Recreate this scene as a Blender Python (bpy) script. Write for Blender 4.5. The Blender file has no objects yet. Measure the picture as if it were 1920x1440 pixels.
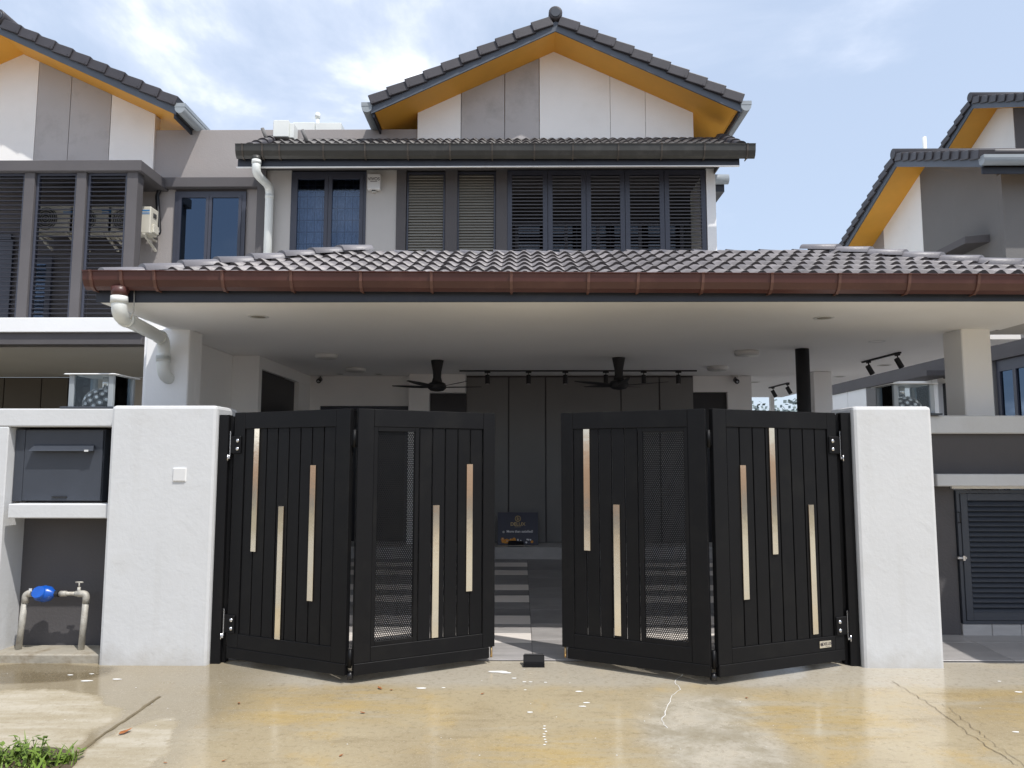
import bpy, bmesh, math, random
import numpy as np
from mathutils import Vector, Matrix
rnd = random.Random(7)
sc = bpy.context.scene
COL = sc.collection
# ------------------------------------------------------------------ camera
F = 1443.0; EYE = (0.0, -6.6, 1.70)
PITCH = math.atan(145 / F); YAW = math.radians(.6); ROLL = math.radians(.05)
FW = Vector((-math.sin(YAW) * math.cos(PITCH), math.cos(YAW) * math.cos(PITCH), math.sin(PITCH)))
R0 = Vector((math.cos(YAW), math.sin(YAW), 0)); U0 = R0.cross(FW)
RT = R0 * math.cos(ROLL) + U0 * math.sin(ROLL); UP = U0 * math.cos(ROLL) - R0 * math.sin(ROLL)
cam = bpy.data.cameras.new('camera'); camo = bpy.data.objects.new('camera', cam); COL.objects.link(camo)
cam.sensor_width = 36.0; cam.lens = 36.0 * F / 1920.0; cam.clip_start = .05; cam.clip_end = 2000
m = Matrix((RT, UP, -FW)).transposed().to_4x4(); m.translation = Vector(EYE)
camo.matrix_world = m
sc.camera = camo
sc.render.resolution_x = 1024; sc.render.resolution_y = 768

def ray(px, py): return FW + RT * ((px - 960) / F) - UP * ((py - 720) / F)
def at(px, py, Y):                       # measured pixel -> point on the plane y = Y
    r = ray(px, py); t = (Y - EYE[1]) / r.y
    return Vector(EYE) + r * t
def ax(px, py, X):
    r = ray(px, py); t = (X - EYE[0]) / r.x
    return Vector(EYE) + r * t
def aX(px, Y, py=500): return at(px, py, Y).x

# ------------------------------------------------------------------ light
SUN = Vector((.38, -.43, 1.0)).normalized()
w = bpy.data.worlds.new("World"); sc.world = w; w.use_nodes = True
nt = w.node_tree; nt.nodes.clear()
def N(t, **k):
    n = nt.nodes.new(t)
    for a, b in k.items(): setattr(n, a, b)
    return n
out = N('ShaderNodeOutputWorld'); bg = N('ShaderNodeBackground'); nt.links.new(bg.outputs[0], out.inputs[0])
sky = N('ShaderNodeTexSky', sky_type='NISHITA'); sky.sun_disc = False
sky.sun_elevation = math.asin(SUN.z); sky.sun_rotation = math.atan2(SUN.x, SUN.y)
sky.air_density = 1.0; sky.dust_density = 2.0; sky.ozone_density = 1.0
SKY = .10
tc = N('ShaderNodeTexCoord')
sep = N('ShaderNodeSeparateXYZ'); nt.links.new(tc.outputs['Generated'], sep.inputs[0])
def math_(op, a, b=None, clamp=False):
    n = N('ShaderNodeMath', operation=op, use_clamp=clamp)
    for i, v in enumerate((a, b)):
        if v is None: continue
        if isinstance(v, (int, float)): n.inputs[i].default_value = v
        else: nt.links.new(v, n.inputs[i])
    return n.outputs[0]
den = math_('ADD', math_('MAXIMUM', sep.outputs[2], 0.0), .22)
cx = math_('DIVIDE', sep.outputs[0], den); cy = math_('DIVIDE', sep.outputs[1], den)
cmb = N('ShaderNodeCombineXYZ'); nt.links.new(cx, cmb.inputs[0]); nt.links.new(cy, cmb.inputs[1])
nz = N('ShaderNodeTexNoise'); nz.inputs['Scale'].default_value = 1.7; nz.inputs['Detail'].default_value = 9
nz.inputs['Roughness'].default_value = .58; nz.inputs['Distortion'].default_value = .35
mp = N('ShaderNodeMapping'); mp.inputs['Location'].default_value = (5.3, 1.1, 0); nt.links.new(cmb.outputs[0], mp.inputs[0])
nt.links.new(mp.outputs[0], nz.inputs['Vector'])
# a bank of cumulus drifts over the left of the street, thinning to the right
bank = math_('MULTIPLY', math_('SUBTRACT', -.02, cx), .30)
bank = math_('MAXIMUM', math_('MINIMUM', bank, .02), -.12)
dens = math_('ADD', nz.outputs['Fac'], bank)
rp = N('ShaderNodeMapRange', interpolation_type='SMOOTHSTEP'); rp.inputs['From Min'].default_value = .41; rp.inputs['From Max'].default_value = .78
nt.links.new(dens, rp.inputs['Value'])
skc = N('ShaderNodeMix', data_type='RGBA', blend_type='MIX')
sks = N('ShaderNodeVectorMath', operation='SCALE'); sks.inputs['Scale'].default_value = SKY
nt.links.new(sky.outputs[0], sks.inputs[0])
hz = N('ShaderNodeMix', data_type='RGBA'); hz.inputs['Factor'].default_value = .6
nt.links.new(sks.outputs[0], hz.inputs['A']); hz.inputs['B'].default_value = (.435, .51, .635, 1)
nt.links.new(rp.outputs[0], skc.inputs['Factor']); nt.links.new(hz.outputs['Result'], skc.inputs['A'])
crp = N('ShaderNodeValToRGB'); ce = crp.color_ramp.elements
ce[0].position = .35; ce[0].color = (.58, .62, .71, 1); ce[1].position = 1.0; ce[1].color = (1.5, 1.5, 1.5, 1)
ce2 = crp.color_ramp.elements.new(.62); ce2.color = (.78, .80, .86, 1)
nt.links.new(rp.outputs[0], crp.inputs[0]); nt.links.new(crp.outputs[0], skc.inputs['B'])
nt.links.new(skc.outputs['Result'], bg.inputs['Color']); bg.inputs['Strength'].default_value = 1.0
sl = bpy.data.lights.new('sun', 'SUN'); sl.energy = 2.3; sl.angle = math.radians(.6); sl.color = (1, .965, .92)
so = bpy.data.objects.new('sun', sl); COL.objects.link(so)
so.rotation_euler = SUN.to_track_quat('Z', 'Y').to_euler()
sc.render.engine = 'CYCLES'; sc.cycles.max_bounces = 16; sc.cycles.diffuse_bounces = 10
sc.view_settings.view_transform = 'Standard'; sc.view_settings.look = 'None'
sc.view_settings.exposure = .82; sc.view_settings.gamma = 1; sc.view_settings.use_curve_mapping = False

# ------------------------------------------------------------------ materials
MATS = {}
def nodes(name):
    mt = bpy.data.materials.new(name); mt.use_nodes = True
    t = mt.node_tree; b = t.nodes['Principled BSDF']; MATS[name] = mt
    return mt, t, b
def mat(name, col, rough=.5, metal=0.0, var=.08, scale=3.0, bump=0.0, bscale=60.0, spec=.5, grime=None, stretch=None, rvar=.0, base_dirt=None, trowel=0, objvar=0):
    mt, t, b = nodes(name)
    L = t.links.new
    b.inputs['Metallic'].default_value = metal; b.inputs['Roughness'].default_value = rough
    b.inputs['Specular IOR Level'].default_value = spec
    tcn = t.nodes.new('ShaderNodeTexCoord'); src = tcn.outputs['Object']
    if objvar:                                          # every piece gets its own patch of the pattern and its own tone
        oi = t.nodes.new('ShaderNodeObjectInfo'); om = t.nodes.new('ShaderNodeMath'); om.operation = 'MULTIPLY'; L(oi.outputs['Random'], om.inputs[0]); om.inputs[1].default_value = 57
        oa = t.nodes.new('ShaderNodeVectorMath'); oa.operation = 'ADD'; L(src, oa.inputs[0]); L(om.outputs[0], oa.inputs[1]); src = oa.outputs[0]
    base = src
    if stretch:
        mpn = t.nodes.new('ShaderNodeMapping'); mpn.inputs['Scale'].default_value = stretch; L(src, mpn.inputs[0]); src = mpn.outputs[0]
    n = t.nodes.new('ShaderNodeTexNoise'); n.inputs['Scale'].default_value = scale; n.inputs['Detail'].default_value = 6; n.inputs['Roughness'].default_value = .6
    L(src, n.inputs['Vector'])
    r = t.nodes.new('ShaderNodeValToRGB')
    r.color_ramp.elements[0].position = .3; r.color_ramp.elements[1].position = .72
    r.color_ramp.elements[0].color = tuple(c * (1 - var) for c in col) + (1,)
    r.color_ramp.elements[1].color = tuple(min(1, c * (1 + var)) for c in col) + (1,)
    L(n.outputs['Fac'], r.inputs[0]); colout = r.outputs[0]
    if grime:
        g = t.nodes.new('ShaderNodeTexNoise'); g.inputs['Scale'].default_value = grime[1]; g.inputs['Detail'].default_value = 8; g.inputs['Roughness'].default_value = .7
        L(base, g.inputs['Vector'])
        mr = t.nodes.new('ShaderNodeMapRange'); mr.inputs['From Min'].default_value = .52; mr.inputs['From Max'].default_value = .75; mr.inputs['To Max'].default_value = grime[2]
        L(g.outputs['Fac'], mr.inputs['Value'])
        mx = t.nodes.new('ShaderNodeMix'); mx.data_type = 'RGBA'; L(mr.outputs[0], mx.inputs['Factor']); L(colout, mx.inputs['A']); mx.inputs['B'].default_value = grime[0] + (1,)
        colout = mx.outputs['Result']
    if objvar:
        hv = t.nodes.new('ShaderNodeHueSaturation'); mr = t.nodes.new('ShaderNodeMapRange'); mr.inputs['To Min'].default_value = 1 - objvar; mr.inputs['To Max'].default_value = 1 + objvar
        L(oi.outputs['Random'], mr.inputs['Value']); L(mr.outputs[0], hv.inputs['Value']); L(colout, hv.inputs['Color']); colout = hv.outputs['Color']
    if base_dirt:                                       # rain splash and drips that stain the foot of the wall
        sp = t.nodes.new('ShaderNodeSeparateXYZ'); L(tcn.outputs['Object'], sp.inputs[0])
        g = t.nodes.new('ShaderNodeTexNoise'); g.inputs['Scale'].default_value = 7; g.inputs['Detail'].default_value = 8; g.inputs['Roughness'].default_value = .7; L(tcn.outputs['Object'], g.inputs['Vector'])
        ma = t.nodes.new('ShaderNodeMath'); ma.operation = 'MULTIPLY_ADD'; L(g.outputs['Fac'], ma.inputs[0]); ma.inputs[1].default_value = .5; L(sp.outputs[2], ma.inputs[2])
        mr = t.nodes.new('ShaderNodeMapRange'); mr.inputs['From Min'].default_value = .42; mr.inputs['From Max'].default_value = .16; mr.inputs['To Max'].default_value = .38; L(ma.outputs[0], mr.inputs['Value'])
        mx = t.nodes.new('ShaderNodeMix'); mx.data_type = 'RGBA'; L(mr.outputs[0], mx.inputs['Factor']); L(colout, mx.inputs['A']); mx.inputs['B'].default_value = base_dirt + (1,); colout = mx.outputs['Result']
        mpd = t.nodes.new('ShaderNodeMapping'); mpd.inputs['Scale'].default_value = (9, 9, .55); L(tcn.outputs['Object'], mpd.inputs[0])
        dn = t.nodes.new('ShaderNodeTexNoise'); dn.inputs['Scale'].default_value = 1.5; dn.inputs['Detail'].default_value = 5; L(mpd.outputs[0], dn.inputs['Vector'])
        mr = t.nodes.new('ShaderNodeMapRange'); mr.inputs['From Min'].default_value = .56; mr.inputs['From Max'].default_value = .78; mr.inputs['To Max'].default_value = .16; L(dn.outputs['Fac'], mr.inputs['Value'])
        mx = t.nodes.new('ShaderNodeMix'); mx.data_type = 'RGBA'; L(mr.outputs[0], mx.inputs['Factor']); L(colout, mx.inputs['A']); mx.inputs['B'].default_value = (.44, .43, .40, 1); colout = mx.outputs['Result']
    L(colout, b.inputs['Base Color'])
    if rvar:
        mr = t.nodes.new('ShaderNodeMapRange'); mr.inputs['To Min'].default_value = max(.02, rough - rvar); mr.inputs['To Max'].default_value = min(1, rough + rvar)
        L(n.outputs['Fac'], mr.inputs['Value']); L(mr.outputs[0], b.inputs['Roughness'])
    if bump:
        bn = t.nodes.new('ShaderNodeTexNoise'); bn.inputs['Scale'].default_value = bscale; bn.inputs['Detail'].default_value = 4; L(tcn.outputs['Object'], bn.inputs['Vector'])
        bp = t.nodes.new('ShaderNodeBump'); bp.inputs['Strength'].default_value = bump; bp.inputs['Distance'].default_value = .01
        L(bn.outputs['Fac'], bp.inputs['Height']); L(bp.outputs[0], b.inputs['Normal'])
        if trowel:
            tn = t.nodes.new('ShaderNodeTexNoise'); tn.inputs['Scale'].default_value = 4.5; tn.inputs['Detail'].default_value = 3; tn.inputs['Distortion'].default_value = .8; L(tcn.outputs['Object'], tn.inputs['Vector'])
            b2 = t.nodes.new('ShaderNodeBump'); b2.inputs['Strength'].default_value = trowel; b2.inputs['Distance'].default_value = .02
            L(tn.outputs['Fac'], b2.inputs['Height']); L(b2.outputs[0], bp.inputs['Normal'])
    return mt
mat('white_render', (.58, .588, .59), .75, var=.03, scale=1.5, bump=.16, bscale=34, grime=((.50, .49, .46), 2.3, .35), base_dirt=(.30, .26, .19), trowel=.17)
mat('white_paint', (.86, .86, .85), .7, var=.03, scale=.8, bump=.1, bscale=40)
mat('ceiling_paint', (.88, .87, .86), .75, var=.03, scale=.6)
mat('gable_white', (.90, .885, .85), .8, var=.03, scale=1.2, bump=.2, bscale=45, grime=((.7, .67, .6), 1.7, .2))
mat('gable_grey', (.46, .44, .43), .85, var=.05, scale=1.2, bump=.25, bscale=45, grime=((.24, .225, .21), 1.5, .5))
mat('pale_grey_wall', (.48, .46, .435), .8, var=.04, scale=1.0, bump=.2, bscale=50)
mat('taupe_wall', (.33, .305, .295), .85, var=.06, scale=.9, bump=.25, bscale=40, grime=((.34, .30, .28), 1.0, .6))
mat('dark_trim', (.095, .088, .09), .75, var=.07, scale=2, bump=.15, bscale=50)
mat('dark_grey_wall', (.085, .08, .082), .8, var=.07, scale=1.5, bump=.25, bscale=40)
mat('mid_grey_wall', (.17, .165, .16), .85, var=.05, scale=1.0, bump=.25, bscale=45)
mat('navy_frame', (.048, .052, .072), .42, var=.06, scale=6)
mat('fascia', (.022, .026, .038), .5, var=.12, scale=2.5, stretch=(1, 1, 6), grime=((.05, .05, .055), 5, .5))
mat('barge_paint', (.085, .10, .125), .5, var=.08, scale=3)
mat('brown_gutter', (.078, .028, .023), .38, var=.14, scale=2, grime=((.13, .065, .05), 4, .4))
mat('charcoal_gutter', (.042, .041, .036), .42, var=.12, scale=2, grime=((.10, .095, .085), 4, .5))
mat('brown_gutter_strap', (.13, .06, .045), .4, var=.2, scale=8)
mat('charcoal_gutter_strap', (.075, .062, .05), .45, var=.3, scale=8)
mat('pale_gutter', (.30, .33, .35), .4, var=.05)
mat('roof_tile', (.20, .182, .18), .42, var=.28, scale=3.2, bump=.3, bscale=70, grime=((.34, .32, .315), 2.2, .55), rvar=.1, objvar=0.2)
mat('roof_tile_dark', (.085, .078, .075), .5, var=.2, scale=3, bump=.3, bscale=70, grime=((.15, .14, .13), 2.5, .5), objvar=0.2)
mat('verge_tile', (.050, .046, .052), .5, var=.15, scale=4, bump=.2, bscale=60, objvar=0.12)
mat('ridge_tile', (.18, .17, .18), .45, var=.12, scale=3, bump=.2, bscale=60, grime=((.2, .19, .19), 4, .6), objvar=0.15)
mat('soffit_ochre', (.80, .39, .045), .55, var=.07, scale=1.5)
mat('pvc_white', (.74, .76, .73), .35, var=.04, scale=3)
mat('gate_black', (.0045, .0045, .0052), .5, var=.1, scale=8, grime=((.012, .0115, .0105), 2.2, .7), bump=.06, bscale=300, spec=.22, objvar=0.12)
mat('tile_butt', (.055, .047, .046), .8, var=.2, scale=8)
mat('navy_slat', (.024, .026, .038), .4, var=.06, scale=6)
mat('screen_slat', (.085, .088, .105), .4, var=.06, scale=6, objvar=0.1)
mat('slate_metal', (.045, .052, .066), .45, var=.08, scale=3, bump=.06, bscale=150)
mat('steel', (.82, .74, .60), .10, metal=1, var=.03, scale=3, stretch=(8, 8, .8), rvar=.04, bump=.01, bscale=220, trowel=.045, objvar=0.02)
mat('bolt_steel', (.72, .72, .73), .25, metal=1)
mat('brass', (.62, .42, .2), .35, metal=1)
mat('black_plastic', (.012, .012, .014), .4)
mat('rubber_black', (.006, .006, .007), .7, spec=.2)
mat('matt_black', (.016, .016, .018), .6)
mat('grey_panel', (.18, .177, .172), .6, var=.06, scale=1.2, objvar=0.05)
mat('brown_panel', (.10, .088, .072), .7, var=.08, scale=1.2)
mat('white_plastic', (.66, .66, .65), .35, var=.02)
mat('cream_metal', (.62, .59, .50), .45, var=.04, scale=5)
mat('ac_grille', (.05, .05, .05), .6)
mat('blue_print', (.05, .22, .5), .5)
mat('blue_meter', (.006, .085, .42), .28, var=.15, scale=20)
mat('galvanised', (.46, .44, .39), .6, metal=.25, var=.2, scale=14, bump=.2, bscale=120, grime=((.25, .2, .15), 18, .7), spec=.4)
mat('sign_navy', (.008, .010, .035), .35, var=.05)
mat('gold_print', (.62, .45, .18), .5)
mat('white_print', (.8, .8, .82), .5)
mat('orange_print', (.75, .30, .02), .5)
mat('dark_print', (.05, .04, .045), .5)
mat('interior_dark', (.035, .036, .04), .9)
mat('floor_tile_dark', (.22, .215, .215), .38, var=.22, scale=2.2, stretch=(1, 6, 1), rvar=.1, grime=((.10, .095, .095), 3, .5), objvar=0.14)
mat('floor_tile_grey', (.34, .325, .315), .38, var=.15, scale=2.0, stretch=(1, 6, 1), rvar=.1, grime=((.2, .19, .185), 3, .5), objvar=0.08)
mat('floor_tile_light', (.72, .67, .62), .36, var=.06, scale=2.2, stretch=(1, 6, 1), rvar=.08, objvar=0.05)
mat('step_tile', (.44, .43, .42), .4, var=.12, scale=3, stretch=(1, 1, 4))
mat('grout', (.2, .19, .18), .8)
mat('cement', (.34, .31, .25), .6, var=.3, scale=4, bump=.4, bscale=50, grime=((.15, .11, .06), 4, .95))
mat('slat_olive', (.26, .25, .22), .5, var=.06, scale=5, objvar=0.08)
mat('leaf_green', (.13, .20, .03), .5, var=.35, scale=9, spec=.3)
mat('leaf_dry', (.32, .11, .03), .6, var=.4, scale=20)
mat('paint_splash', (.78, .77, .74), .6)
mat('soil', (.09, .065, .04), .95, var=.3, scale=20, bump=.6, bscale=60)
mat('tree_far_hazed', (.17, .21, .21), .9, var=.35, scale=.3)  # distance haze put into the colour, paler and bluer
mat('trunk', (.1, .075, .05), .9)
mat('ground_earth', (.22, .20, .15), .9, var=.2, scale=.2)
mat('lace_curtain', (.45, .52, .62), .9, var=.35, scale=6, stretch=(9, 1, 2.5))
mat('plain_curtain', (.5, .5, .5), .9, var=.2, scale=3, stretch=(12, 1, .5))
mat('lamp_lens', (.5, .5, .48), .3)
mat('crystal', (.75, .77, .8), .08, metal=.0, spec=1.0)
mat('door_dark', (.014, .014, .018), .4, var=.1, scale=2)
def glass(name, tint, transp, rough=.02, gcol=(.9, .95, 1), ior=1.52):
    mt, t, b = nodes(name)
    t.nodes.remove(b)
    o = t.nodes['Material Output']; L = t.links.new
    tr = t.nodes.new('ShaderNodeBsdfTransparent'); tr.inputs[0].default_value = tint + (1,)
    gl = t.nodes.new('ShaderNodeBsdfGlossy'); gl.inputs['Roughness'].default_value = rough; gl.inputs['Color'].default_value = gcol + (1,)
    fr = t.nodes.new('ShaderNodeFresnel'); fr.inputs['IOR'].default_value = ior
    ad = t.nodes.new('ShaderNodeMath'); ad.operation = 'ADD'; ad.use_clamp = True; L(fr.outputs[0], ad.inputs[0]); ad.inputs[1].default_value = 1 - transp
    mx = t.nodes.new('ShaderNodeMixShader'); L(ad.outputs[0], mx.inputs[0]); L(tr.outputs[0], mx.inputs[1]); L(gl.outputs[0], mx.inputs[2])
    L(mx.outputs[0], o.inputs[0])
glass('window_glass', (.70, .75, .82), .98, gcol=(.55, .68, .88))
glass('smoke_glass', (.07, .075, .085), .95, gcol=(.5, .55, .62))
glass('tinted_glass', (.05, .07, .11), .88, gcol=(.42, .58, .82))
glass('clear_glass', (.95, .97, .97), .99, ior=1.28)

def drive_material():
    mt, t, b = nodes('wet_concrete'); L = t.links.new
    def nd(ty, **k):
        n = t.nodes.new(ty)
        for a, v in k.items(): setattr(n, a, v)
        return n
    tcn = nd('ShaderNodeTexCoord'); P = tcn.outputs['Object']
    def noise(s, det=6, ro=.6, vec=P, dist=0):
        n = nd('ShaderNodeTexNoise'); n.inputs['Scale'].default_value = s; n.inputs['Detail'].default_value = det
        n.inputs['Roughness'].default_value = ro; n.inputs['Distortion'].default_value = dist; L(vec, n.inputs['Vector']); return n
    def rng(v, a, bb, lo=0, hi=1, smooth=True):
        n = nd('ShaderNodeMapRange'); n.interpolation_type = 'SMOOTHSTEP' if smooth else 'LINEAR'
        n.inputs['From Min'].default_value = a; n.inputs['From Max'].default_value = bb; n.inputs['To Min'].default_value = lo; n.inputs['To Max'].default_value = hi
        L(v, n.inputs['Value']); return n.outputs[0]
    def mixc(f, a, c):
        n = nd('ShaderNodeMix', data_type='RGBA')
        if isinstance(f, float): n.inputs['Factor'].default_value = f
        else: L(f, n.inputs['Factor'])
        for k, v in (('A', a), ('B', c)):
            if isinstance(v, tuple): n.inputs[k].default_value = v + (1,)
            else: L(v, n.inputs[k])
        return n.outputs['Result']
    def op(o, a, c=None, cl=False):
        n = nd('ShaderNodeMath', operation=o, use_clamp=cl)
        for i, v in enumerate((a, c)):
            if v is None: continue
            if isinstance(v, (int, float)): n.inputs[i].default_value = v
            else: L(v, n.inputs[i])
        return n.outputs[0]
    wob = noise(1.6, 7, .65); 
    wv = nd('ShaderNodeVectorMath', operation='SUBTRACT'); L(wob.outputs['Color'], wv.inputs[0]); wv.inputs[1].default_value = (.5, .5, .5)
    ws = nd('ShaderNodeVectorMath', operation='SCALE'); L(wv.outputs[0], ws.inputs[0]); ws.inputs['Scale'].default_value = .42
    PW = nd('ShaderNodeVectorMath', operation='ADD'); L(P, PW.inputs[0]); L(ws.outputs[0], PW.inputs[1]); PW = PW.outputs[0]
    def blob(c, r, soft=.12, pw=PW):
        s = nd('ShaderNodeVectorMath', operation='SUBTRACT'); L(pw, s.inputs[0]); s.inputs[1].default_value = (c[0], c[1], 0)
        d = nd('ShaderNodeVectorMath', operation='MULTIPLY'); L(s.outputs[0], d.inputs[0]); d.inputs[1].default_value = (1 / r[0], 1 / r[1], 0)
        l = nd('ShaderNodeVectorMath', operation='LENGTH'); L(d.outputs[0], l.inputs[0])
        return rng(l.outputs['Value'], 1 + soft, 1 - soft)
    big = noise(.55, 7, .62).outputs['Fac']; mid = noise(2.1, 8, .68, dist=.4).outputs['Fac']; fin = noise(26, 5, .7).outputs['Fac']; spk = noise(110, 3, .6).outputs['Fac']
    st = nd('ShaderNodeMapping'); st.inputs['Scale'].default_value = (.5, 2.2, 1); L(P, st.inputs[0])
    streak = noise(2.4, 7, .65, vec=st.outputs[0]).outputs['Fac']
    c = mixc(rng(big, .36, .62), (.345, .28, .175), (.42, .35, .225))
    c = mixc(op('MULTIPLY', rng(mid, .50, .70), .55), c, (.45, .32, .13))           # ochre iron stain
    c = mixc(op('MULTIPLY', rng(streak, .55, .72), .6), c, (.26, .205, .12))        # darker mud film
    c = mixc(op('MULTIPLY', rng(streak, .46, .30), .5), c, (.43, .385, .29))
    # cement screed patches
    patch = op('MAXIMUM', blob((1.22, -1.55), (.42, .85), .25), blob((1.45, -.95), (.3, .25), .5))
    c = mixc(op('MULTIPLY', patch, .6), c, mixc(rng(mid, .4, .6), (.30, .275, .22), (.50, .475, .42)))
    # pale strip of newer cement along the gate line
    sp = nd('ShaderNodeSeparateXYZ'); L(PW, sp.inputs[0])
    strip = op('MULTIPLY', rng(sp.outputs[1], -.62, -.40), rng(sp.outputs[0], -3.4, -2.2))
    c = mixc(op('MULTIPLY', strip, .7), c, (.42, .39, .33))
    och = op('MAXIMUM', blob((2.0, -1.15), (.5, .42), .5), blob((3.9, -1.0), (.8, .45), .5))
    och = op('MAXIMUM', och, blob((.25, -1.75), (.5, .3), .6)); och = op('MAXIMUM', och, blob((-1.3, -.95), (.75, .35), .6))
    c = mixc(op('MULTIPLY', op('MULTIPLY', och, rng(streak, .38, .62)), .6), c, (.44, .31, .11))
    # dried-out areas on the left
    dry = op('MAXIMUM', blob((-3.75, -1.30), (1.05, .66), .06), blob((-2.36, -1.80), (.22, .56), .08))
    dry = op('MAXIMUM', dry, blob((-3.3, -1.72), (.62, .40), .06))
    dry = op('MULTIPLY', dry, op('SUBTRACT', 1.0, blob((-2.62, -.70), (.40, .34), .08)))
    dcol = mixc(rng(streak, .35, .62), (.43, .385, .30), (.33, .28, .19))
    c = mixc(dry, c, dcol)
    wetleft = op('MULTIPLY', rng(sp.outputs[0], -1.7, -2.3), op('SUBTRACT', 1.0, dry))
    c = mixc(op('MULTIPLY', wetleft, .8), c, (.25, .21, .14))
    mud = blob((-3.95, -.22), (.62, .26), .12)
    c = mixc(op('MULTIPLY', mud, .85), c, (.13, .10, .055))
    c = mixc(op('MULTIPLY', rng(fin, .48, .72), .42), c, (.20, .155, .09))
    c = mixc(op('MULTIPLY', rng(spk, .56, .70), .35), c, (.62, .57, .46))
    L(c, b.inputs['Base Color'])
    wet = op('ADD', rng(mid, .35, .68, .07, .22), op('MULTIPLY', rng(streak, .42, .65), .07))
    wet = op('ADD', wet, op('MULTIPLY', patch, .08))
    ro = nd('ShaderNodeMix', data_type='FLOAT'); L(dry, ro.inputs['Factor']); L(wet, ro.inputs['A']); ro.inputs['B'].default_value = .8
    L(ro.outputs['Result'], b.inputs['Roughness'])
    b.inputs['Specular IOR Level'].default_value = .5
    h = op('ADD', op('MULTIPLY', fin, .6), op('MULTIPLY', spk, .4))
    hs = nd('ShaderNodeMix', data_type='FLOAT'); L(dry, hs.inputs['Factor']); hs.inputs['A'].default_value = .07; hs.inputs['B'].default_value = .6
    bp = nd('ShaderNodeBump'); bp.inputs['Distance'].default_value = .006; L(hs.outputs['Result'], bp.inputs['Strength']); L(h, bp.inputs['Height']); L(bp.outputs[0], b.inputs['Normal'])
drive_material()

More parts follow.
